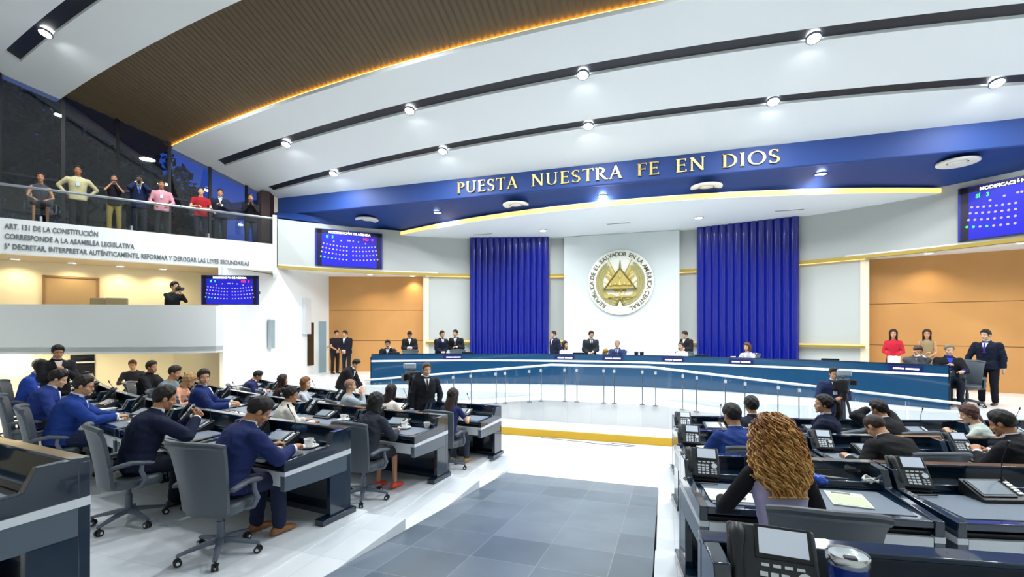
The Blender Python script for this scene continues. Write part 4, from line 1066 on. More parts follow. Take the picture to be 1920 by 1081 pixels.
# ================================================================ PEOPLE
TMP = bpy.data.objects.new('tmp', bpy.data.meshes.new('tmp')); COL.objects.link(TMP)
def remesh(b, vox, it=3):
    me = b.mesh('t', [], 0); old = TMP.data; TMP.data = me; TMP.modifiers.clear()
    m = TMP.modifiers.new('r', 'REMESH'); m.mode = 'VOXEL'; m.voxel_size = vox
    if it: s = TMP.modifiers.new('s', 'SMOOTH'); s.factor = .5; s.iterations = it
    bpy.context.view_layer.update(); dg = bpy.context.evaluated_depsgraph_get()
    e = TMP.evaluated_get(dg).to_mesh(); V = [v.co.copy() for v in e.vertices]; Fc = [tuple(p.vertices) for p in e.polygons]
    TMP.evaluated_get(dg).to_mesh_clear(); TMP.data = bpy.data.meshes.new('x'); bpy.data.meshes.remove(me); bpy.data.meshes.remove(old)
    return V, Fc
from mathutils import noise as NZ
def garment(V, Fc, m, name, amp):
    me = bpy.data.meshes.new(name); me.from_pydata(V, [], Fc); me.materials.append(m); me.update(); nr = [n.vector.copy() for n in me.vertex_normals]
    for v, n_ in zip(me.vertices, nr):
        p = v.co; k = NZ.noise(Vector((p.x*6, p.y*6, p.z*13+p.x*4))); k2 = NZ.noise(Vector((p.x*16+5, p.y*14, p.z*22)))
        v.co = p+n_*(amp*(1-2.4*abs(k))+amp*.35*k2)
    me.polygons.foreach_set('use_smooth', [True]*len(Fc)); me.update(); return me
def tmpl(b, vox, it=2): return remesh(b, vox, it)
def head_B(fem=False):
    b = B(); b.sphere((0, -.012, .030), (.076, .098, .090), 20); j = .92 if fem else 1
    b.sphere((0, .018, -.042), (.058*j, .070, .074), 18); b.sphere((0, .070, -.098), (.024*j, .020, .020), 10)
    b.cap((0, .082, .004), (0, .099, -.030), .0085, .0125, 10); b.sphere((-.011, .088, -.034), .0085, 8); b.sphere((.011, .088, -.034), .0085, 8)
    b.cap((-.034, .070, .022), (.034, .070, .022), .013, .013, 10); b.cap((-.02, .078, -.062), (.02, .078, -.062), .010, .010, 8)
    for s in (-1, 1):
        b.sphere((s*.078, -.008, -.006), (.010, .021, .033), 12); b.sphere((s*.043, .052, -.03), (.024, .024, .022), 10)
    b.cap((0, -.02, -.05), (0, -.035, -.16), .054*j, .056*j, 14); return b
def hand_B(curl):
    """right hand: wrist at the origin, fingers along +Y, palm down, thumb towards -X"""
    b = B(); b.loft([((0, y, 0), (1, 0, 0), (0, 0, 1), w, h) for y, w, h in ((-.03, .026, .019), (0, .028, .019), (.03, .036, .017), (.07, .041, .015), (.092, .038, .012))], 16, 2.4)
    for i, (x, L, r) in enumerate(((-.030, .072, .0088), (-.010, .080, .0092), (.011, .074, .0088), (.031, .058, .0078))):
        p = Vector((x, .085, 0)); a = 0
        for k, fr in enumerate((.45, .32, .23)):
            a += R(curl*(.8, 1.1, .8)[k]+i*2); d = Vector((x*.9*(1-k*.4), cos(a), -sin(a))).normalized(); q = p+d*L*fr; b.cap(p, q, r*(1-.08*k), r*(.94-.08*k), 8); p = q
    p = Vector((-.028, .02, -.004)); 
    for k, (L, dx, dy, dz) in enumerate(((.040, -.75, .62, -.25), (.032, -.55, .8, -.3-curl*.006), (.026, -.3, .9, -.35-curl*.008))):
        d = Vector((dx, dy, dz)).normalized(); q = p+d*L; b.cap(p, q, .0115-.001*k, .0105-.001*k, 8); p = q
    return b
HEADS = {(f, n): tmpl(head_B(f), .0065 if n else .013, 2) for f in (False, True) for n in (False, True)}
HANDS = {(c, n): tmpl(hand_B(c), .0036 if n else .006, 1) for c in (14, 38, 62) for n in (False, True)}
def interp(x, xs, ys):
    if x <= xs[0]: return ys[0]
    for a, c, p, q in zip(xs, xs[1:], ys, ys[1:]):
        if x <= c: return p+(q-p)*(x-a)/(c-a)
    return ys[-1]
def hairmat(h):
    n = 'hair_'+h.strip('#')
    if n in MC: return MC[n]
    m = mat(n, h, .5, bump=.6, bscale=30, spec=.4); nt = m.node_tree
    tc = [x for x in nt.nodes if x.type == 'TEX_COORD'][0]; nz = [x for x in nt.nodes if x.type == 'TEX_NOISE'][0]
    mp = nt.nodes.new('ShaderNodeMapping'); mp.inputs['Scale'].default_value = (6, 2.2, .7)
    nt.links.new(tc.outputs['Object'], mp.inputs[0]); nt.links.new(mp.outputs[0], nz.inputs['Vector']); return m
HC = {}
def hair_mesh(style, seed=0):
    key = (style, seed % 3)
    if key in HC: return HC[key]
    rg = random.Random(seed % 3*11+len(style)); b = B(); fem = style in ('long', 'bob', 'pony', 'bun', 'side')
    th = {'short': .011, 'crop': .006, 'full': .018, 'bald': .006, 'long': .022, 'bob': .026, 'pony': .014, 'bun': .014, 'side': .02}[style]
    ys = [-.11, -.06, -.042, -.02, .012, .03, .05, .088]
    zs = [-.085, -.085, -.05, .004, -.012, .0, .055, .080] if not fem else [-.085, -.085, -.08, -.06, -.04, .01, .055, .078]
    if style == 'bald': zs = [-.07, -.06, -.05, -.03, -.01, .02, .03, .2]
    n, m = 56, 40; V = {}; vs = []; keep = []
    for j in range(m+1):
        a = pi*j/m
        for i in range(n):
            t = 2*pi*i/n; u = Vector((sin(a)*cos(t), sin(a)*sin(t), cos(a))); s = Vector((u.x*.0775, u.y*.0995, u.z*.0920))+Vector((0, -.012, .030))
            h = s.z-interp(s.y, ys, zs)
            if style == 'bald' and s.z > .075-.3*max(0, s.y+.05): h = min(h, .02-(s.z-.06))
            k = max(0, min(1, h/.055)); k = k*k*(3-2*k); r = th*k*(1+.25*sin(t*7+seed)*sin(a*9)+.15*rg.random())+((.012*k*max(0, u.z)*(1+.8*u.y)) if style in ('full', 'short') else 0)
            vs.append(s+u*(r+.0005)); keep.append(h > -.004)
    fs = []
    for j in range(m):
        for i in range(n):
            f = (j*n+i, j*n+(i+1) % n, (j+1)*n+(i+1) % n, (j+1)*n+i)
            if sum(keep[q] for q in f) >= 3: fs.append(f)
    b.add(vs, fs)
    def curtain(z1, w0, w1, d0, y1, x1=0, off=0):
        S = []; N = 12
        for k in range(N+1):
            t = k/N; z = .03+(z1-.03)*t; tp = 1 if t < .75 else 1-.75*((t-.75)/.25)**2
            S.append((Vector((x1*t+.006*sin(t*9+seed), -.05+(y1+.05)*t, z)), Vector((1, 0, 0)), Vector((0, 1, 0)), (w0+(w1-w0)*t)*max(.2, tp), (d0*(1-.35*t))*max(.25, tp)))
        b.loft(S, 22, 2.2)
    if style == 'long':
        curtain(-.36, .088, .095, .062, -.085)
        for s in (-1, 1): b.loft([(Vector((s*(.074+.012*t), .0+.01*sin(t*3), .03-.27*t)), Vector((1, 0, 0)), Vector((0, 1, 0)), .022*(1-.6*t*t), .042*(1-.5*t)) for t in [q/8 for q in range(9)]], 12, 2)
    if style == 'bob':
        curtain(-.17, .092, .098, .066, -.045)
        for s in (-1, 1): b.loft([(Vector((s*(.076+.006*t), -.005, .03-.17*t)), Vector((1, 0, 0)), Vector((0, 1, 0)), .02*(1-.4*t*t), .045*(1-.3*t)) for t in [q/6 for q in range(7)]], 12, 2)
    if style == 'pony':
        b.sphere((0, -.125, .05), .028, 10); b.tube([(0, -.13, .05), (0, -.175, .02), (0, -.17, -.08), (0, -.15, -.2), (0, -.14, -.26)], [.02, .03, .034, .025, .006], 10)
    if style == 'bun': b.sphere((0, -.12, .055), (.042, .036, .042), 12)
    if style == 'side':
        curtain(-.10, .088, .09, .062, -.05)
        b.loft([(Vector((.05+.20*t, -.06-.03*t, .02-.42*t-.1*t*t)), Vector((.9, 0, .4)), Vector((0, 1, 0)), .075*(1-.5*t*t)+.01, .055*(1-.4*t)) for t in [q/10 for q in range(11)]], 16, 2)
    HC[key] = b.mesh('hair', [], 60, fix=True); return HC[key]
def feat(name, build, mats):
    b = B(); build(b); return b.mesh(name, mats, 60)
def _eye(b): b.sphere((0, 0, 0), .0128, 12); b.mi(1); b.sphere((0, .0072, 0), .0068, 10); b.mi(0)
EYE = feat('eye', _eye, [mat('eye_white', '#e9e6e0', .3), mat('dark_iris', '#1d130d', .2)])
BROW = feat('eyebrow', lambda b: b.tube([(-.016, 0, -.003), (-.004, .004, .003), (.008, .003, .003), (.017, -.004, -.001)], [.002, .0034, .0034, .0018], 6), [mat('brow_hair', '#2a1c14', .8)])
MOUTH = feat('mouth', lambda b: b.loft([((x, -.006*abs(x/.024)**2, 0), (0, 0, 1), (0, 1, 0), .0065*(1-(x/.0255)**2)+.001, .005) for x in (-.024, -.016, -.008, 0, .008, .016, .024)], 8, 2), [mat('lip', '#a8625a', .5)])
def _gl(b):
    for s in (-1, 1): b.tube([(s*.034+.021*cos(t), 0, .017*sin(t)) for t in [2*pi*q/14 for q in range(15)]], .0016, 5); b.tube([(s*.055, 0, .004), (s*.078, -.03, .004), (s*.082, -.09, -.002)], .0016, 5)
    b.tube([(-.013, 0, .004), (.013, 0, .004)], .0016, 5)
GLASSES = feat('glasses', _gl, [DARK])
SK = ['#c99874', '#b98562', '#d6a987', '#a8734f', '#e0b79a']
BROWNS = ['#17110e', '#1e1512', '#120e0c']
HANDPOS = {}
def person(label, loc, rz=0, sit=True, H=1.0, lean=10, twist=0, side=0, hy=0, hp=0, L=None, Rr=None, top='suit', col='#1b2745', shirt='#f2f3f5', tie=None,
           bot='#1a1f2c', hair='short', hc='#17110e', skin=0, fem=False, face=False, near=False, curl=38, glasses=False, legs='trousers', shoe='#17130f', palm=None, seed=0, group=None, lift=0, lanyard=False):
    H = H*(1.035 if sit and not fem else 1.0)
    t = thing('person', label, 'person', loc, rz, group); t.scale = (H, H, H)
    skin_m = mat('skin_%d' % skin, SK[skin], .55, spec=.35); vox = .014 if near else .026
    hz = (.575 if sit else .93)+lift
    sw = .158 if fem else .192; K = .88 if fem else 1.03
    tw = R(twist); X = Vector((cos(tw), sin(tw), 0)); Yd = Vector((-sin(tw), cos(tw), 0)); Z = Vector((0, 0, 1))
    def d(f):
        a = R(lean*f); return (Z*cos(a)+Yd*sin(a)+X*sin(R(side))*f).normalized()
    P0 = Vector((0, 0, hz)); P1 = P0+d(.35)*.12; P2 = P1+d(.8)*.20; P3 = P2+d(1.1)*.155; P4 = P3+d(1.1)*.05
    nd = d(.75); P5 = P4+nd*.075
    # head frame
    M = Matrix.Translation(P5+nd*.022)@Matrix.Rotation(tw+R(hy), 4, 'Z')@Matrix.Rotation(-R(lean*.35+hp), 4, 'X')@Matrix.Translation((0, .028, .055))
    fr = []
    def front(u): return Yd-u*Yd.dot(u)
    secs = lambda e, hem: [(P0-d(.35)*hem, X, front(d(.35)).normalized(), (.170+e)*K, (.125+e)*K), (P0, X, front(d(.35)).normalized(), (.168+e)*K, (.128+e)*K), (P1, X, front(d(.6)).normalized(), (.150+e)*K*(.9 if fem else 1), (.112+e)*K),
                           (P2, X, front(d(.95)).normalized(), (.166+e)*K, (.122+e)*K), (P2.lerp(P3, .65), X, front(d(1.1)).normalized(), (.168+e)*K, (.112+e)*K), (P3, X, front(d(1.1)).normalized(), (.146+e)*K, (.088+e*.7)*K), (P4, X, front(d(1.1)).normalized(), .070+e*.4, .066+e*.4)]
    S = {s: P3+X*s*sw-d(1.1)*.035 for s in (-1, 1)}
    up = d(1.1)
    dflt = {'sit': lambda s: Vector((s*.15, .44, .80)), 'stand': lambda s: P0+Vector((s*.27, .04, -.12))}['sit' if sit else 'stand']
    T = {}; E = {}
    for s, tg in ((-1, L), (1, Rr)):
        w = Vector(tg)+Vector((0, 0, lift)) if tg is not None else dflt(s)
        v = w-S[s]; a_, b_ = .285, .255; dd = min(v.length, a_+b_-.006); v.normalize(); w = S[s]+v*dd
        ca = max(-1, min(1, (a_*a_+dd*dd-b_*b_)/(2*a_*dd))); h = a_*sqrt(max(0, 1-ca*ca))
        pole = Vector((s*.75, -.35, -.9)); pole = Matrix.Rotation(tw, 3, 'Z')@pole; pole = (pole-v*pole.dot(v)).normalized()
        E[s] = S[s]+v*a_*ca+pole*h; T[s] = w
    hip = {s: P0+Vector((s*.092*K, 0, -.01)) for s in (-1, 1)}
    if sit: kn = {s: Vector((s*.12, .42, .53)) for s in (-1, 1)}; an = {s: Vector((s*.12, .40+.03*s, .10)) for s in (-1, 1)}
    else: kn = {s: Vector((s*.105, .02, .50+lift*.0)) for s in (-1, 1)}; an = {s: Vector((s*.115, -.01, .09)) for s in (-1, 1)}
    # body
    b = B(); b.loft(secs(-.014, .03), 18); b.cap(P4-nd*.03, P5+nd*.05, .056*(.88 if fem else 1), .052*(.88 if fem else 1), 12)
    for s in (-1, 1):
        b.cap(S[s], E[s], .046*K, .037*K, 10); b.cap(E[s], T[s], .036*K, .026*K, 10)
        b.cap(hip[s], kn[s], .078*K, .052*K, 10); b.cap(kn[s], an[s], .05*K, .033*K, 10)
    V, Fc = remesh(b, vox*.9, 2); vs = list(V); fs = list(Fc)
    def app(tm, Mx, flip=False):
        o = len(vs); vs.extend(Mx@v for v in tm[0]); fs.extend(tuple(i+o for i in (f[::-1] if flip else f)) for f in tm[1])
    app(HEADS[(fem, near)], M)
    for s in (-1, 1):
        dr = (T[s]-E[s]).normalized(); pl = Vector((0, 0, -1)) if palm is None else Vector(palm); pl = Vector((pl.x*s, pl.y, pl.z)); pn = (pl-dr*pl.dot(dr))
        pn = pn.normalized() if pn.length > .05 else dr.orthogonal().normalized()
        zx = -pn; xx = dr.cross(zx); Mx = Matrix(((xx.x, dr.x, zx.x, T[s].x), (xx.y, dr.y, zx.y, T[s].y), (xx.z, dr.z, zx.z, T[s].z), (0, 0, 0, 1)))
        if s < 0: Mx = Mx@Matrix.Diagonal((-1, 1, 1, 1))
        app(HANDS[(curl, near)], Mx@Matrix.Scale(K*.98, 4), s < 0)
    me = bpy.data.meshes.new('body'); me.from_pydata(vs, [], fs); me.materials.append(skin_m); me.polygons.foreach_set('use_smooth', [True]*len(fs)); obj('body', me, None, t)
    # upper garment
    cm = cloth(col); slv = {'suit': 1.0, 'shirt': 1.0, 'blouse': 1.0, 'tee': .42, 'tank': 0, 'vest': 0}[top]; e = .032 if top == 'suit' else .014
    b = B(); sc_ = secs(e, .10 if not sit else .05)
    if top == 'suit': sc_ = sc_+[(P4+nd*.032-front(nd).normalized()*.024, X, front(nd).normalized(), .068, .052)]
    b.loft(sc_, 22)
    for s in (-1, 1):
        if slv:
            r0, r1, r2 = (.076, .062, .047) if top == 'suit' else (.058, .047, .038)
            if slv < 1: b.cap(S[s], S[s].lerp(E[s], .55), r0*K, r1*K*1.05, 12)
            else: b.cap(S[s], E[s], r0*K, r1*K, 12); w2 = E[s].lerp(T[s], .93); b.sphere(E[s], r1*K, 12); b.cone(E[s], w2, r1*K*.97, r2*K, 12)
        else: b.sphere(S[s]-X*s*.035, .05*K, 10)
    V, Fc = remesh(b, vox, 2); me = garment(V, Fc, cm, 'jacket', .0075 if top == 'suit' else .005)
    obj({'suit': 'jacket', 'tank': 'sleeveless_top', 'tee': 'short_sleeved_top'}.get(top, top), me, None, t)
    if top == 'vest':
        for s in (-1, 1):
            b = B(); b.cap(S[s], E[s], .060, .050, 12); b.cone(E[s], E[s].lerp(T[s], .93), .048, .038, 12); b.sphere(E[s], .049, 12)
            V, Fc = remesh(b, vox, 2); me = bpy.data.meshes.new('s'); me.from_pydata(V, [], Fc); me.materials.append(cloth(shirt)); me.polygons.foreach_set('use_smooth', [True]*len(Fc)); obj('shirt_sleeve', me, None, t)
    # lower garment
    b = B(); b.sphere(P0+Vector((0, 0, -.02)), (.165*K, .125*K, .12), 14)
    for s in (-1, 1):
        if legs == 'skirt': b.cap(hip[s], kn[s], .10*K, .085*K, 12)
        else: b.cap(hip[s], kn[s], .096*K, .072*K, 12); b.cap(kn[s], an[s]+Vector((0, 0, .01)), .070*K, .058*K, 12)
    if legs == 'skirt': b.cap((hip[-1]+hip[1])/2, (kn[-1]+kn[1])/2, .1, .085, 12)
    V, Fc = remesh(b, vox*1.15, 2); me = garment(V, Fc, cloth(bot), 'legs', .006); obj('skirt' if legs == 'skirt' else 'trousers', me, None, t)
    for s in (-1, 1):
        b = B(); c = an[s]-Vector((0, 0, .09)); c = c+Vector((0, -.05, 0))
        b.loft([(c+Vector((0, y, z)), (1, 0, 0), (0, 0, 1), w, h) for y, z, w, h in ((-.03, .035, .02, .02), (-.01, .04, .034, .038), (.05, .045, .036, .044), (.11, .034, .040, .032), (.18, .027, .044, .025), (.22, .02, .03, .015))], 14, 2.4)
        obj('shoe', b, [mat('shoe_'+shoe.strip('#'), shoe, .35)], t, smooth=60)
    # shirt front, tie, collar, cuffs
    secl = secs(e, 0)
    def fp(v, x, off):
        """point on the front of the torso, v from the waist to the neck"""
        ks = [secl[2], secl[3], secl[4], secl[5], secl[6]]; q = v*4; i = min(3, int(q)); f = q-i; A_, C_ = ks[i], ks[i+1]
        c = A_[0].lerp(C_[0], f); rw = A_[3]+(C_[3]-A_[3])*f; rd = A_[4]+(C_[4]-A_[4])*f; ay = Vector(A_[2]).lerp(Vector(C_[2]), f).normalized()
        return c+X*x+ay*(rd*(max(0, 1-abs(x/rw)**2.3))**(1/2.3)+off)
    if top == 'suit':
        b = B(); n = 10; P = []
        for i in range(n+1):
            v = .25+.75*i/n; w = .006+.052*(i/n)**.9; P.append([fp(v, w*q, .012+.014*(i/n)**2) for q in (-1, -.5, 0, .5, 1)])
        b.grid(P); obj('shirt_front', b, [cloth(shirt)], t, smooth=80)
        b = B(); fn = front(nd).normalized(); rings = [[P4+nd*hh+X*cos(a)*rr+fn*sin(a)*rr*.98 for a in [2*pi*q/20 for q in range(21)]] for hh, rr in ((.0, .062), (.028, .0635), (.050, .0625), (.050, .058), (.0, .056))]
        b.grid(rings); obj('collar', b, [cloth(shirt)], t, smooth=60)
        for s in (-1, 1):
            b = B(); P = []
            for i in range(11):
                v = .25+.75*i/10; w = .006+.052*(i/10)**.9; wd = .040*sin(pi*min(1, (i+.6)/11.2))**.6+.006
                P.append([fp(v, s*(w-.003), .017+.010*(i/10)**2), fp(v, s*(w+wd*.5), .019+.006*(i/10)**2), fp(v, s*(w+wd), .009)])
            b.grid(P); obj('lapel', b, [cm], t, smooth=60, fix=False)
        b = B(); fn = front(nd).normalized(); rings = []
        for hh, rr in ((-.004, .084), (.030, .073), (.040, .068), (.030, .062)): rings.append([P4+nd*hh-fn*.010+X*cos(a)*rr+fn*sin(a)*rr*.95 for a in [R(160+220*q/18) for q in range(19)]])
        b.grid(rings); obj('jacket_collar', b, [cm], t, smooth=60)
        if tie:
            b = B(); P = [[fp(.22+.76*i/8, q*(.03 if i < 1 else .024-.0018*i), .018+.015*(i/8)**2) for q in (-1, 0, 1)] for i in range(9)]; b.grid(P); b.grid([[p-Yd*.006 for p in r] for r in P]); obj('tie', b, [cloth(tie)], t, smooth=80)
        for s in (-1, 1):
            b = B(); u = (T[s]-E[s]).normalized(); b.cone(T[s]-u*.03, T[s]+u*.004, .040*K, .037*K, 12); obj('cuff', b, [cloth(shirt)], t)
    if lanyard:
        b = B(); 
        for q in (-1, 1): b.tube([fp(1, q*.05, .01), fp(.75, q*.04, .012), fp(.35, q*.006, .012)], .005, 6)
        c = fp(.28, 0, .014); b.box(c, (.07, .01, .1)); obj('lanyard', b, [mat('lanyard_cloth', '#c8d2dc', .6)], t)
    # hair and face
    if hair == 'curly':
        curly_hair(t, M)
    elif hair:
        hm = hair_mesh(hair, seed); o = obj('hair', hm.copy(), None, t); o.data.materials.append(hairmat(hc)); o.matrix_basis = M
    if face:
        for s in (-1, 1):
            o = obj('eye', EYE, None, t); o.matrix_basis = M@Matrix.Translation((s*.031, .0655, .002))
            o = obj('eyebrow', BROW, None, t); o.matrix_basis = M@Matrix.Translation((s*.031, .083, .024))@Matrix.Diagonal((s, 1, 1, 1))
        o = obj('mouth', MOUTH, None, t); o.matrix_basis = M@Matrix.Translation((0, .0885, -.062))
    if glasses: o = obj('glasses', GLASSES, None, t); o.matrix_basis = M@Matrix.Translation((0, .088, .004))
    MW = Matrix.Translation(Vector(loc))@Matrix.Rotation(rz, 4, 'Z')@Matrix.Scale(H, 4)
    t['_n'] = 0; del t['_n']
    return {'t': t, 'M': MW@M, 'L': MW@(T[-1]+(T[-1]-E[-1]).normalized()*.07), 'R': MW@(T[1]+(T[1]-E[1]).normalized()*.07), 'chest': MW@fp(.5, 0, .02)}
def curly_hair(t, M):
    rg = random.Random(12); b = B()
    def vol(a, q):
        """silhouette radius: bell shape, q from 0 crown to 1 tips"""
        w = interp(q, [0, .12, .3, .55, .8, 1], [.05, .108, .134, .155, .158, .10]); dp = interp(q, [0, .12, .3, .6, 1], [.03, .10, .135, .13, .10]); return w, dp
    inner = []
    for q in range(13):
        u = q/12; w, dp = vol(0, u); z = .150-.50*u; inner.append((Vector((0, -.045-.03*u, z)), Vector((1, 0, 0)), Vector((0, 1, 0)), w*.80, dp*.72))
    b.loft(inner, 24, 2.1); base = obj('hair', b, [hairmat('#74491f')], t, smooth=60); base.matrix_basis = M
    cols = [mat('curl_dark', '#7d4f24', .5, spec=.4), mat('curl_mid', '#b27b3c', .5, spec=.4), mat('curl_light', '#e0b16a', .5, spec=.4)]
    b = B()
    for i in range(620):
        ph = rg.uniform(0, 2*pi)
        if sin(ph) > .45 and rg.random() < .9: ph = -ph
        q0 = rg.uniform(-.02, .62); ln = rg.uniform(.14, .34); rr = rg.uniform(.78, 1.14); hr = rg.uniform(.009, .017); tn = rg.uniform(2.4, 4.2)*ln/.25; dr_ = rg.uniform(-.12, .12); p0 = rg.uniform(0, 6); N = int(ln*150)
        pts = []
        for k in range(N+1):
            f = k/N; q = min(1.03, max(0, q0+ln*f/.5)); w, dp = vol(0, q); z = .155-.50*q-(.02 if q > 1 else 0)
            c = Vector((w*cos(ph)*rr, -.045-.03*q+dp*sin(ph)*rr, z)); rad = Vector((cos(ph), sin(ph), 0)); tan_ = Vector((-sin(ph), cos(ph), 0))
            an_ = p0+2*pi*tn*f; pts.append(c+rad*hr*cos(an_)+tan_*(hr*sin(an_)+dr_*ln*f))
        b.mi(0 if q0 < .12 and rg.random() < .6 else rg.choice((0, 1, 1, 2)) if q0 < .35 else rg.choice((1, 2, 2))); b.tube(pts, [.0048]*N+[.0015], 5)
    c = B(); c = b; o = obj('hair_curls', c.mesh('curls', cols, 180, fix=False), None, t); o.matrix_basis = M
# ---- helpers for seats
def seat(j, px, off=1.17):
    best = None
    for i in range(-1200, 900):
        x = i*.01
        if (px < 1240) != (x < 0): continue
        y = rowy(j, x)-off; rz = atan(2*ARC*x); p = Vector((x, y, ROWZ[j])); h = p+Vector((-sin(rz), cos(rz), 0))*.16
        dx, dy = h.x-CAM.x, h.y-CAM.y
        if -SA*dx+CA*dy < .3: continue
        e = abs(colpx(h)-px)
        if best is None or e < best[0]: best = (e, p, rz)
    return best[1], best[2]
CHN = 0
def chair_at(p, rz, label, back=.06):
    q = Vector(p)-Vector((-sin(rz), cos(rz), 0))*back; return chairP.put(label, q, rz, 'office chairs')
def sitter(j, px, who, chair_lab=None, turn=0, ch_turn=0, off=1.17, **k):
    p, rz = seat(j, px, off); r = person(who, p, rz+R(turn), True, **k)
    if chair_lab: chair_at(p, rz+R(turn*.6+ch_turn), chair_lab)
    return r
S_ = '#'
# left near row (1)
sitter(1, 455, 'person in a navy suit writing, at the near left desk closest to the aisle', 'grey office chair of the man writing at the near desk by the aisle', turn=-2, off=1.12, lean=27, twist=-8, hp=26, hy=-22, L=(-.10, .50, .80), Rr=(.20, .52, .80), col='#1d2a5c', tie=None, hair='short', skin=1, near=True, shoe='#8a5a2e', bot='#1d2440', seed=1, curl=38, ch_turn=14)
sitter(1, 288, 'person in a dark navy suit resting his chin on joined hands', 'grey office chair of the man resting his chin', turn=-8, off=1.12, lean=24, hp=8, hy=-12, L=(.04, .50, .98), Rr=(.12, .50, .98), palm=(-1, 0, .2), col='#141b36', hair='short', skin=1, near=True, bot='#141827', seed=2, curl=62, ch_turn=-8)
sitter(1, 143, 'person in a bright blue jacket with clasped hands on the desk', 'grey office chair of the man with clasped hands', turn=-18, off=1.14, lean=22, hp=6, hy=-14, L=(.02, .55, .80), Rr=(.10, .55, .80), col='#1b3a86', hair='short', skin=0, near=True, bot='#1b2440', glasses=True, seed=0, curl=38, ch_turn=-4)
sitter(1, 92, 'person in a blue jacket with black hair behind the man with clasped hands', 'grey office chair at the left edge, second of the two dark backs', turn=-16, off=1.14, lean=25, hp=14, hy=-6, col='#22387c', hair='full', hc='#100c0b', skin=2, near=True, seed=1)
sitter(1, 50, 'person in a royal blue jacket with brown hair seen in profile at the left', 'grey office chair at the far left edge of the view', turn=-22, off=1.10, lean=20, hp=4, hy=-16, col='#2a49a8', hair='full', hc='#2c1c14', skin=2, near=True, seed=2)
sitter(1, 18, 'person with grey hair and pale jacket at the far left edge', None, turn=-22, off=1.05, lean=12, hy=-10, col='#aeb3a8', hair='short', hc='#a7a39c', skin=2, near=False)
# left middle row (2)
sitter(2, 703, 'person with straight black bob and dark grey jacket, coral shoes, on the left middle row', 'large grey office chair of the woman with the black bob', turn=0, lean=16, hp=14, hy=4, top='suit', col='#2f3440', shirt='#2f3440', hair='bob', hc='#120d0c', fem=True, skin=1, near=True, legs='skirt', bot='#23262e', shoe='#e2472f', ch_turn=0)
sitter(2, 542, 'person in a white jacket with dark hair tied back on the left middle row', 'grey office chair of the woman in the white jacket', turn=-18, lean=14, hp=8, hy=-16, top='suit', col='#e8e2d6', shirt='#e8e2d6', hair='bun', hc='#15100f', fem=True, skin=1, near=True)
sitter(2, 392, 'person in a navy jacket turning his bearded face toward the camera', 'grey office chair of the man who turns round', turn=-30, lean=6, hy=-62, hp=2, col='#1a2d66', hair='short', hc='#201612', skin=0, near=True, face=True, H=1.06)
sitter(2, 340, 'person with blond hair and peach blouse bending over the desk', 'grey office chair of the blond woman in peach', turn=-40, lean=30, hp=26, top='blouse', col='#e8a98c', hair='bob', hc='#b98f5e', fem=True, skin=2, H=1.04)
sitter(2, 322, 'person in a grey-green shirt leaning forward behind the blond woman', None, turn=-40, lean=20, hp=10, top='shirt', col='#75868a', hair='short', hc='#2a1d16', skin=0, H=1.06)
sitter(2, 292, 'person in a black jacket in profile before the warm wall', 'grey office chair of the man in black by the warm wall', turn=-40, lean=8, hy=-8, col='#121318', shirt='#121318', hair='short', hc='#2b1c13', skin=1, H=1.06)
sitter(2, 197, 'person with brown hair seated low behind the far desks at the left', None, turn=-100, lean=20, hp=10, top='shirt', col='#30323a', hair='short', hc='#6b4023', skin=0, face=True)
# left front row (3)
sitter(3, 850, 'person with long dark hair and navy short-sleeved top at the front left desk', 'grey office chair of the woman in the navy top', turn=0, lean=12, hp=14, top='tee', col='#202a5a', hair='long', hc='#2a1b16', fem=True, skin=2, near=True, legs='trousers', bot='#3a3f4c', shoe='#b48a5c')
sitter(3, 735, 'person with dark hair and white top behind the woman with the black bob', 'grey office chair of the woman in the white top', turn=0, lean=12, hp=10, top='blouse', col='#efe6dc', hair='long', hc='#1c1413', fem=True, skin=2)
sitter(3, 663, 'person with shaved head and light grey shirt leaning back with hands raised', 'grey office chair of the man with the shaved head', turn=-35, lean=4, hp=-2, hy=-12, top='shirt', col='#a9b4ba', hair='crop', hc='#9a7460', skin=2, L=(-.05, .28, 1.08), Rr=(.06, .28, 1.1), curl=62)
sitter(3, 578, 'person with reddish blond hair and pale grey jacket looking left across the front row', 'grey office chair of the reddish blond woman', turn=-40, lean=8, hy=-20, top='blouse', col='#c3c8d2', hair='bob', hc='#8a5a34', fem=True, skin=4, face=True)
sitter(3, 530, 'person with long dark brown hair at the far side of the front left row', 'grey office chair beside the dark-haired woman', turn=-20, lean=14, top='blouse', col='#3a2226', hair='long', hc='#2b1a17', fem=True, skin=1)
sitter(3, 472, 'person in a navy suit with glasses reading at the front left row', 'grey office chair of the man reading', turn=-20, lean=26, hp=24, col='#25275a', hair='short', hc='#1a1211', skin=1, glasses=True, seed=1)
p, rz = seat(3, 500); chair_at(p, rz, 'empty grey office chair between the reading man and the brown-haired woman')
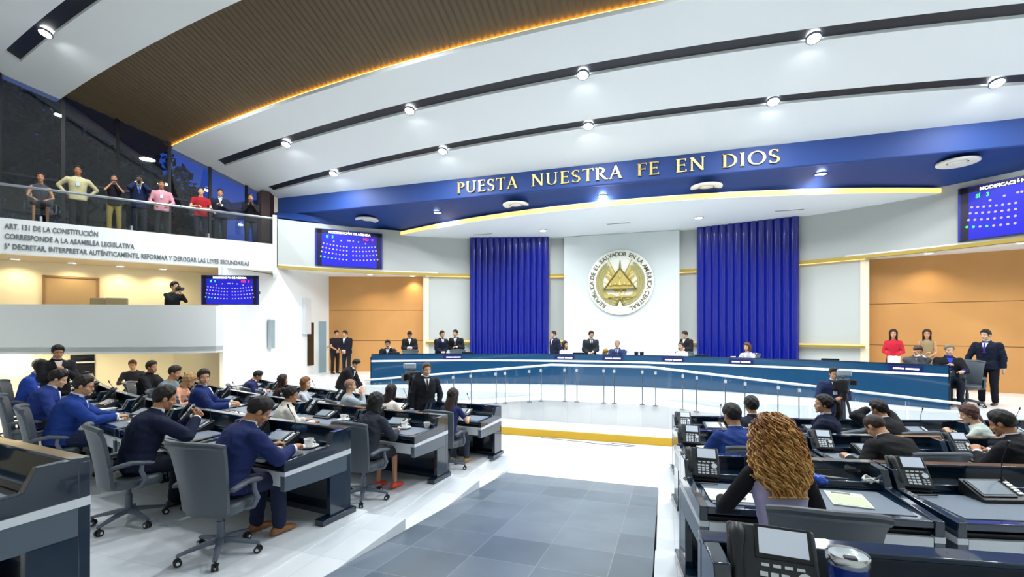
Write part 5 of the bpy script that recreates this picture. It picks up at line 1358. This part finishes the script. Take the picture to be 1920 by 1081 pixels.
# right side
r = sitter(1, 1452, 'person with big curly golden brown hair and lilac vest over black sleeves', None, turn=6, off=.98, lean=16, hp=16, top='vest', col='#a9a3c6', shirt='#17171c', hair='curly', fem=True, skin=1, near=True, H=1.03, L=(-.24, .40, .74), Rr=(.22, .42, .76))
chair_at(Vector((2.50, -2.05, ROWZ[1])), R(2), 'dark office chair of the curly-haired woman in the right foreground')
sitter(2, 1384, 'person in a blue suit with white collar in front of the curly-haired woman', 'grey office chair of the man in the blue suit', turn=10, off=1.0, lean=20, hp=12, hy=8, col='#1f3a7e', hair='short', hc='#15100f', skin=1, near=True)
sitter(2, 1688, 'person in a black suit bent low over the right middle desk', 'grey office chair of the man bent over', turn=14, off=.98, lean=42, hp=26, hy=10, col='#121116', hair='crop', hc='#3a2a20', skin=0, near=True, L=(-.30, .42, .78), Rr=(.24, .40, .78))
sitter(2, 1912, 'person in a black suit looking at a phone at the right edge', 'grey office chair at the right edge', turn=22, off=1.05, lean=24, hp=14, hy=10, col='#14151a', hair='short', hc='#0f0c0b', skin=1, near=True, L=(-.06, .42, .88), Rr=(.10, .42, .88), seed=1)
sitter(3, 1408, 'person with black hair just behind the man in the blue suit, front right row', 'grey office chair of the black-haired person in the front right row', turn=0, lean=10, hp=10, col='#1c2030', hair='full', hc='#0f0d0d', skin=1)
sitter(3, 1543, 'person in a dark navy jacket in left profile with slicked back hair', 'grey office chair of the man in left profile', turn=55, lean=4, hy=18, col='#161d38', hair='pony', hc='#16100f', skin=0, near=True, face=True, H=1.04)
sitter(3, 1668, 'person in a black suit holding his head with both hands', 'grey office chair of the man holding his head', turn=20, lean=24, hp=14, L=(-.10, .30, 1.22), Rr=(.12, .30, 1.22), palm=(-1, 0, 0), col='#17171c', hair='full', hc='#14100e', skin=0, curl=62)
sitter(3, 1838, 'person with long reddish brown hair and pale green jacket on the front right row', 'grey office chair of the woman with reddish brown hair', turn=40, lean=22, hp=16, hy=10, top='blouse', col='#c3cfc6', hair='side', hc='#4a2a22', fem=True, skin=2, near=True, L=(-.10, .42, .92), Rr=(.06, .42, .92))
# behind the rostrum
def rost(px, rad=1.0):
    a = rang(px, RR+rad); p = rp(a, RR+rad); return Vector((p.x, p.y, 0)), pi-R(a)
def rsit(px, who, chl=None, rad=1.05, dz=0, turn=0, **k):
    p, rz = rost(px, rad); p.z = dz
    if chl: chair_at(p-Vector((-sin(rz), cos(rz), 0))*.03, rz, chl)
    return person(who, p, rz+R(turn), True, **k)
rsit(727, 'person in a black suit drinking at the far left end of the rostrum', 'dark chair of the man at the far left end of the rostrum', dz=0, turn=0, lean=12, hp=8, col='#16161c', hair='short', skin=1, face=True, L=(-.08, .3, 1.12), Rr=(.1, .42, .82), glasses=True)
rsit(1055, 'person in white with long dark hair turned to the right behind the counter', None, turn=55, lean=8, top='blouse', col='#f0ece8', hair='long', hc='#2a1a16', fem=True, skin=2, face=True)
rsit(1127, 'small figure with golden brown hair low behind the counter beside the standing speaker', None, rad=1.3, turn=40, dz=-.0, lean=30, hp=24, H=.86, top='blouse', col='#e9dcc6', hair='bob', hc='#b08b3e', fem=True, skin=2)
rsit(1158, 'person with grey hair and glasses in a blue suit seated in the president chair', 'dark blue high-backed chair of the grey-haired man', turn=0, lean=8, col='#27345e', tie='#2c3558', hair='crop', hc='#8a8078', skin=2, face=True, glasses=True)
rsit(1280, 'person in white with dark hair seated right of the emblem wall', 'dark chair of the person in white right of the emblem', turn=-25, lean=8, top='blouse', col='#efe7df', hair='bun', hc='#2a1c18', fem=True, skin=2, face=True)
rsit(1404, 'person with brown hair and light grey jacket before the right blue panel', 'light chair of the woman before the right blue panel', turn=-25, lean=8, top='suit', col='#b9b8c4', shirt='#e8dfe2', hair='bob', hc='#5a3424', fem=True, skin=2, face=True)
rsit(1716, 'person in a grey suit rubbing his face near the right end of the counter', 'dark chair of the man in grey at the right end', turn=20, lean=20, hp=16, col='#4a4c52', tie='#5a5f68', hair='short', hc='#4a3a30', skin=0, face=True, L=(.02, .3, 1.12), Rr=(-.10, .32, 1.10))
rsit(1776, 'person in black with blue scarf raising a hand at the right end of the counter', 'large black chair at the right end of the rostrum', turn=20, lean=10, col='#17171d', shirt='#2b46c8', hair='short', hc='#8a7a60', skin=2, face=True, Rr=(.1, .3, .9))
for px, nm in ((768, 'empty grey high-backed chair in front of the man reading a phone'), (857, 'empty grey high-backed chair in front of the standing pair'), (1812, 'empty black chair beside the big man at the right end')):
    p, rz = rost(px, 1.0); chair_at(p, rz, nm)
def stander(px, dep, who, z=0, face_cam=0, turn=None, **k):
    p = W(px, dep, z); base = atan2(CAM.x-p.x, -(CAM.y-p.y)) if False else atan2(-(CAM.x-p.x), CAM.y-p.y)
    k.setdefault('face', True); return person(who, p, base+R(face_cam), False, **k)
CLASP = dict(L=(-.03, .20, .95), Rr=(.03, .20, .95), curl=38)
r = stander(768, 17.3, 'person in a black suit looking down at a phone by the left wood wall', face_cam=0, hp=26, col='#1b1a1f', L=(-.05, .26, 1.1), Rr=(.05, .26, 1.1), hair='short', skin=3, face=False); PH1 = r
stander(826, 16.9, 'person in a dark suit with glasses, left of two standing by the blue panel', face_cam=25, hy=12, col='#171c2e', tie='#20263c', glasses=True, **CLASP)
stander(856, 17.1, 'person in a black suit with grey tie, right of two by the blue panel', face_cam=-15, hy=-20, col='#16181f', tie='#7f8690', L=(-.06, .22, 1.12), Rr=(.06, .2, 1.0), H=1.02)
stander(628, 18.9, 'person in a dark short-sleeved shirt in front of the wood wall, left of two', face_cam=30, top='tee', col='#1d1c24', bot='#2a211c', **CLASP)
stander(650, 18.3, 'person in a black suit talking in front of the wood wall, right of two', face_cam=-30, hy=-15, col='#121420', **CLASP)
stander(1043, 17.0, 'person in a navy suit between left blue panel and emblem wall', face_cam=-55, hy=-10, col='#1a2036', hair='crop', skin=2)
stander(1107, 15.9, 'person in a charcoal suit standing and speaking before the emblem wall', face_cam=10, hy=8, hp=8, col='#2b3036', tie='#23262c', glasses=True, L=(-.03, .26, 1.02), Rr=(.08, .24, .98), H=1.0)
stander(1289, 16.6, 'person in a black suit standing left of the right blue panel', face_cam=-40, hy=-10, hp=14, col='#17181d', L=(-.05, .25, 1.1), Rr=(.05, .25, 1.1))
stander(1675, 13.9, 'person in a red blouse holding white papers by the right wood wall', face_cam=0, top='blouse', col='#c8263c', hair='long', hc='#2b1a16', fem=True, bot='#17171c', L=(-.06, .22, .98), Rr=(.06, .22, .98), H=1.03); 
pp = W(1676, 13.65, .90); b = B(); b.box((0, 0, 0), (.30, .01, .22)); tag(obj('paper_sheet', b, [PAPER], None, pp, (R(8), 0, YAW-R(30))), 'white papers held by the woman in red', 'paper')
stander(1738, 13.7, 'person in a sleeveless beige dress with long wavy dark hair by the right wood wall', face_cam=0, top='tank', col='#a08a68', hair='long', hc='#3a2019', fem=True, bot='#a08a68', legs='skirt', H=1.03, **CLASP)
stander(1853, 11.15, 'person in a navy suit with purple tie standing beside the right counter end', face_cam=-18, hy=-14, col='#12182c', shirt='#c9cfe6', tie='#4a2d9a', skin=2, near=True, H=1.03, bot='#12141e', shoe='#4a2418', Rr=(.36, .20, .84))
stander(642, 12.9, 'person in a black suit bending forward behind the far left desks', z=GND, face_cam=70, lean=38, hp=20, col='#1a181c', L=(-.1, .5, .85), Rr=(.1, .5, .8), face=False, H=1.03)
stander(797, 9.7, 'bearded person in a black suit standing beside the television camera', z=GND, face_cam=12, hy=10, col='#191b22', tie='#2c3038', hair='short', skin=2, near=True, hc='#5a4334', H=1.04, L=(-.26, .1, .86))
stander(1560, 9.6, 'camera operator in a navy jacket and white shirt behind the right television camera', z=GND, face_cam=15, hp=10, col='#1c2749', tie='#5a1f26', hair='short', skin=0, Rr=(.20, .42, 1.1), L=(-.05, .40, 1.15), H=1.0, lanyard=True)
r = stander(104, 8.6, 'person in a black suit standing and photographing with a phone at the far left', z=ROWZ[1], face_cam=14, hp=14, col='#17181c', shirt='#d9c9c4', hair='short', skin=1, near=True, L=(-.05, .30, 1.26), Rr=(.07, .30, 1.26), palm=(-1, 0, 0), curl=62, lanyard=True, H=.99)
# gallery visitors
def gal(px, off, who, **k):
    off += .12; a = hit_line(px, (G1v.x, G1v.y), (G2v.x, G2v.y)); v = Vector(a[:2]); d_ = (v-Vector(CAM[:2])); dep = d_.length; p = v+d_.normalized()*off
    base = atan2(-(CAM.x-p.x), CAM.y-p.y); fc = k.pop('face_cam', 0); sit = k.pop('sit', False); k.setdefault('face', True)
    return person(who, (p.x, p.y, 4.5), base+R(fc), sit, **k), p, base
r, p, bs = gal(76, .65, 'person in a sleeveless grey dress seated behind the gallery railing', sit=True, top='tank', col='#4b4d55', legs='skirt', bot='#3c3e46', hair='bun', hc='#1c1413', fem=True, skin=1, L=(-.12, .36, .66), Rr=(.12, .36, .66), H=1.06); chair_at((p.x, p.y, 4.5), bs, 'dark chair of the woman seated in the gallery')
gal(146, .75, 'person in a cream shirt with hands on hips in the gallery', top='shirt', col='#cfc79a', bot='#1c1c22', skin=3, L=(-.22, -.02, .98), Rr=(.22, -.02, .98), H=1.05, lanyard=True)
r1, p, bs = gal(214, .75, 'person in a dark top and khaki trousers photographing with a phone in the gallery', top='tee', col='#1c1620', bot='#8a7a3e', hair='pony', hc='#1a1211', fem=True, skin=1, L=(-.06, .26, 1.42), Rr=(.06, .26, 1.42), palm=(-1, 0, 0), curl=62, H=1.0)
r2, p, bs = gal(261, .75, 'person in a navy suit raising a camera in the gallery', col='#1a2546', tie='#2c4a9a', skin=3, L=(-.07, .24, 1.50), Rr=(.07, .24, 1.50), palm=(-1, 0, 0), curl=62, H=1.04)
gal(303, .75, 'person in a pink striped shirt leaning at the gallery railing', top='shirt', col='#d89aa6', skin=3, bot='#20242c', L=(-.16, .26, .98), Rr=(.16, .26, .98), H=1.02, lanyard=True)
gal(377, .75, 'person in a red top at the right part of the gallery railing', top='tee', col='#a3202a', skin=2, hair='short', bot='#1d2030', L=(-.10, .28, 1.05), Rr=(.1, .28, 1.1), H=1.0)
gal(413, .75, 'person in a navy suit holding a microphone in the gallery', col='#1c2238', tie='#b0b4bc', skin=1, L=(-.03, .26, 1.2), Rr=(.2, .2, 1.0), H=1.02)
r3, p, bs = gal(470, .8, 'person in dark clothes with a camera at the right end of the gallery', top='shirt', col='#15141a', skin=3, L=(-.06, .26, 1.36), Rr=(.06, .26, 1.36), curl=62, H=1.02)
r4 = stander(322, 12.75, 'person in a black shirt with a camera on the balcony left of the hanging screen', z=z0b+.12, face_cam=35, top='shirt', col='#17181c', hair='full', skin=2, L=(-.04, .30, 1.42), Rr=(.08, .30, 1.42), palm=(-1, 0, 0), curl=62)
# hand-held devices (things of their own)
def held(name, label, cat, r, kind='phone', dz=0):
    mid = (r['L']+r['R'])/2+Vector((0, 0, dz)); dx = r['R']-r['L']; rz = atan2(dx.y, dx.x)
    t = thing(name, label, cat, mid, rz)
    if kind == 'phone':
        b = B(); b.box((0, 0, .02), (.16, .012, .08)); obj('case', b, [DARK], t, bevel=.003); b = B(); b.box((0, -.008, .02), (.15, .002, .07)); obj('screen', b, [mat('phone_screen', '#b9c4d2')], t)
    else:
        b = B(); b.box((0, 0, .02), (.15, .07, .10)); b.box((0, 0, .08), (.06, .06, .04)); obj('camera_body', b, [DARK], t, bevel=.006); b = B(); b.cone((0, .03, .02), (0, .15, .02), .038, .044, 14); obj('lens', b, [DK2], t)
    return t
held('mobile_phone', 'phone raised by the woman in khaki trousers in the gallery', 'phone', r1)
held('photo_camera', 'camera raised by the man in navy in the gallery', 'camera', r2, 'cam')
held('photo_camera', 'camera held by the person in dark clothes at the gallery end', 'camera', r3, 'cam')
held('photo_camera', 'camera held by the balcony cameraman', 'camera', r4, 'cam', .03)
held('mobile_phone', 'phone held by the photographing man standing at the far left', 'phone', r)if False else None
held('mobile_phone', 'phone the man by the left wood wall is reading', 'phone', PH1)
# two low brown seats seen over the balcony parapet
for i, (px, nm) in enumerate(((185, 'left'), (214, 'right'))):
    p = W(px, 12.7, z0b+.26); t = thing('upholstered_chair', 'brown upholstered chair back over the balcony parapet, the %s one' % nm, 'chair', p, YAW+R(25), 'balcony chairs')
    b = B(); b.box((0, .22, .86), (.50, .07, .62)); obj('backrest', b, [mat('taupe_fabric', '#8b7d5e', .8, bump=.3)], t, bevel=.03); b = B(); b.box((0, -.02, .44), (.5, .5, .1)); obj('seat', b, [mat('taupe_fabric', '#8b7d5e')], t, bevel=.02)
    for s in (-1, 1):
        for q in (-1, 1): b = B(); b.cone((s*.2, q*.2, -.14), (s*.2, q*.2, .4), .018, n=8); obj('leg', b, [DARK], t)
chP_done = True
bpy.data.objects.remove(TMP)

SC.cycles.max_bounces = 8; SC.cycles.diffuse_bounces = 4; SC.cycles.glossy_bounces = 4; SC.cycles.transmission_bounces = 4; SC.cycles.transparent_max_bounces = 8
for o in PEND: COL.objects.link(o)
SC.view_settings.view_transform = 'Standard'; SC.view_settings.look = 'None'
SC.view_settings.exposure = EXPO; SC.view_settings.gamma = 1; SC.view_settings.use_curve_mapping = False
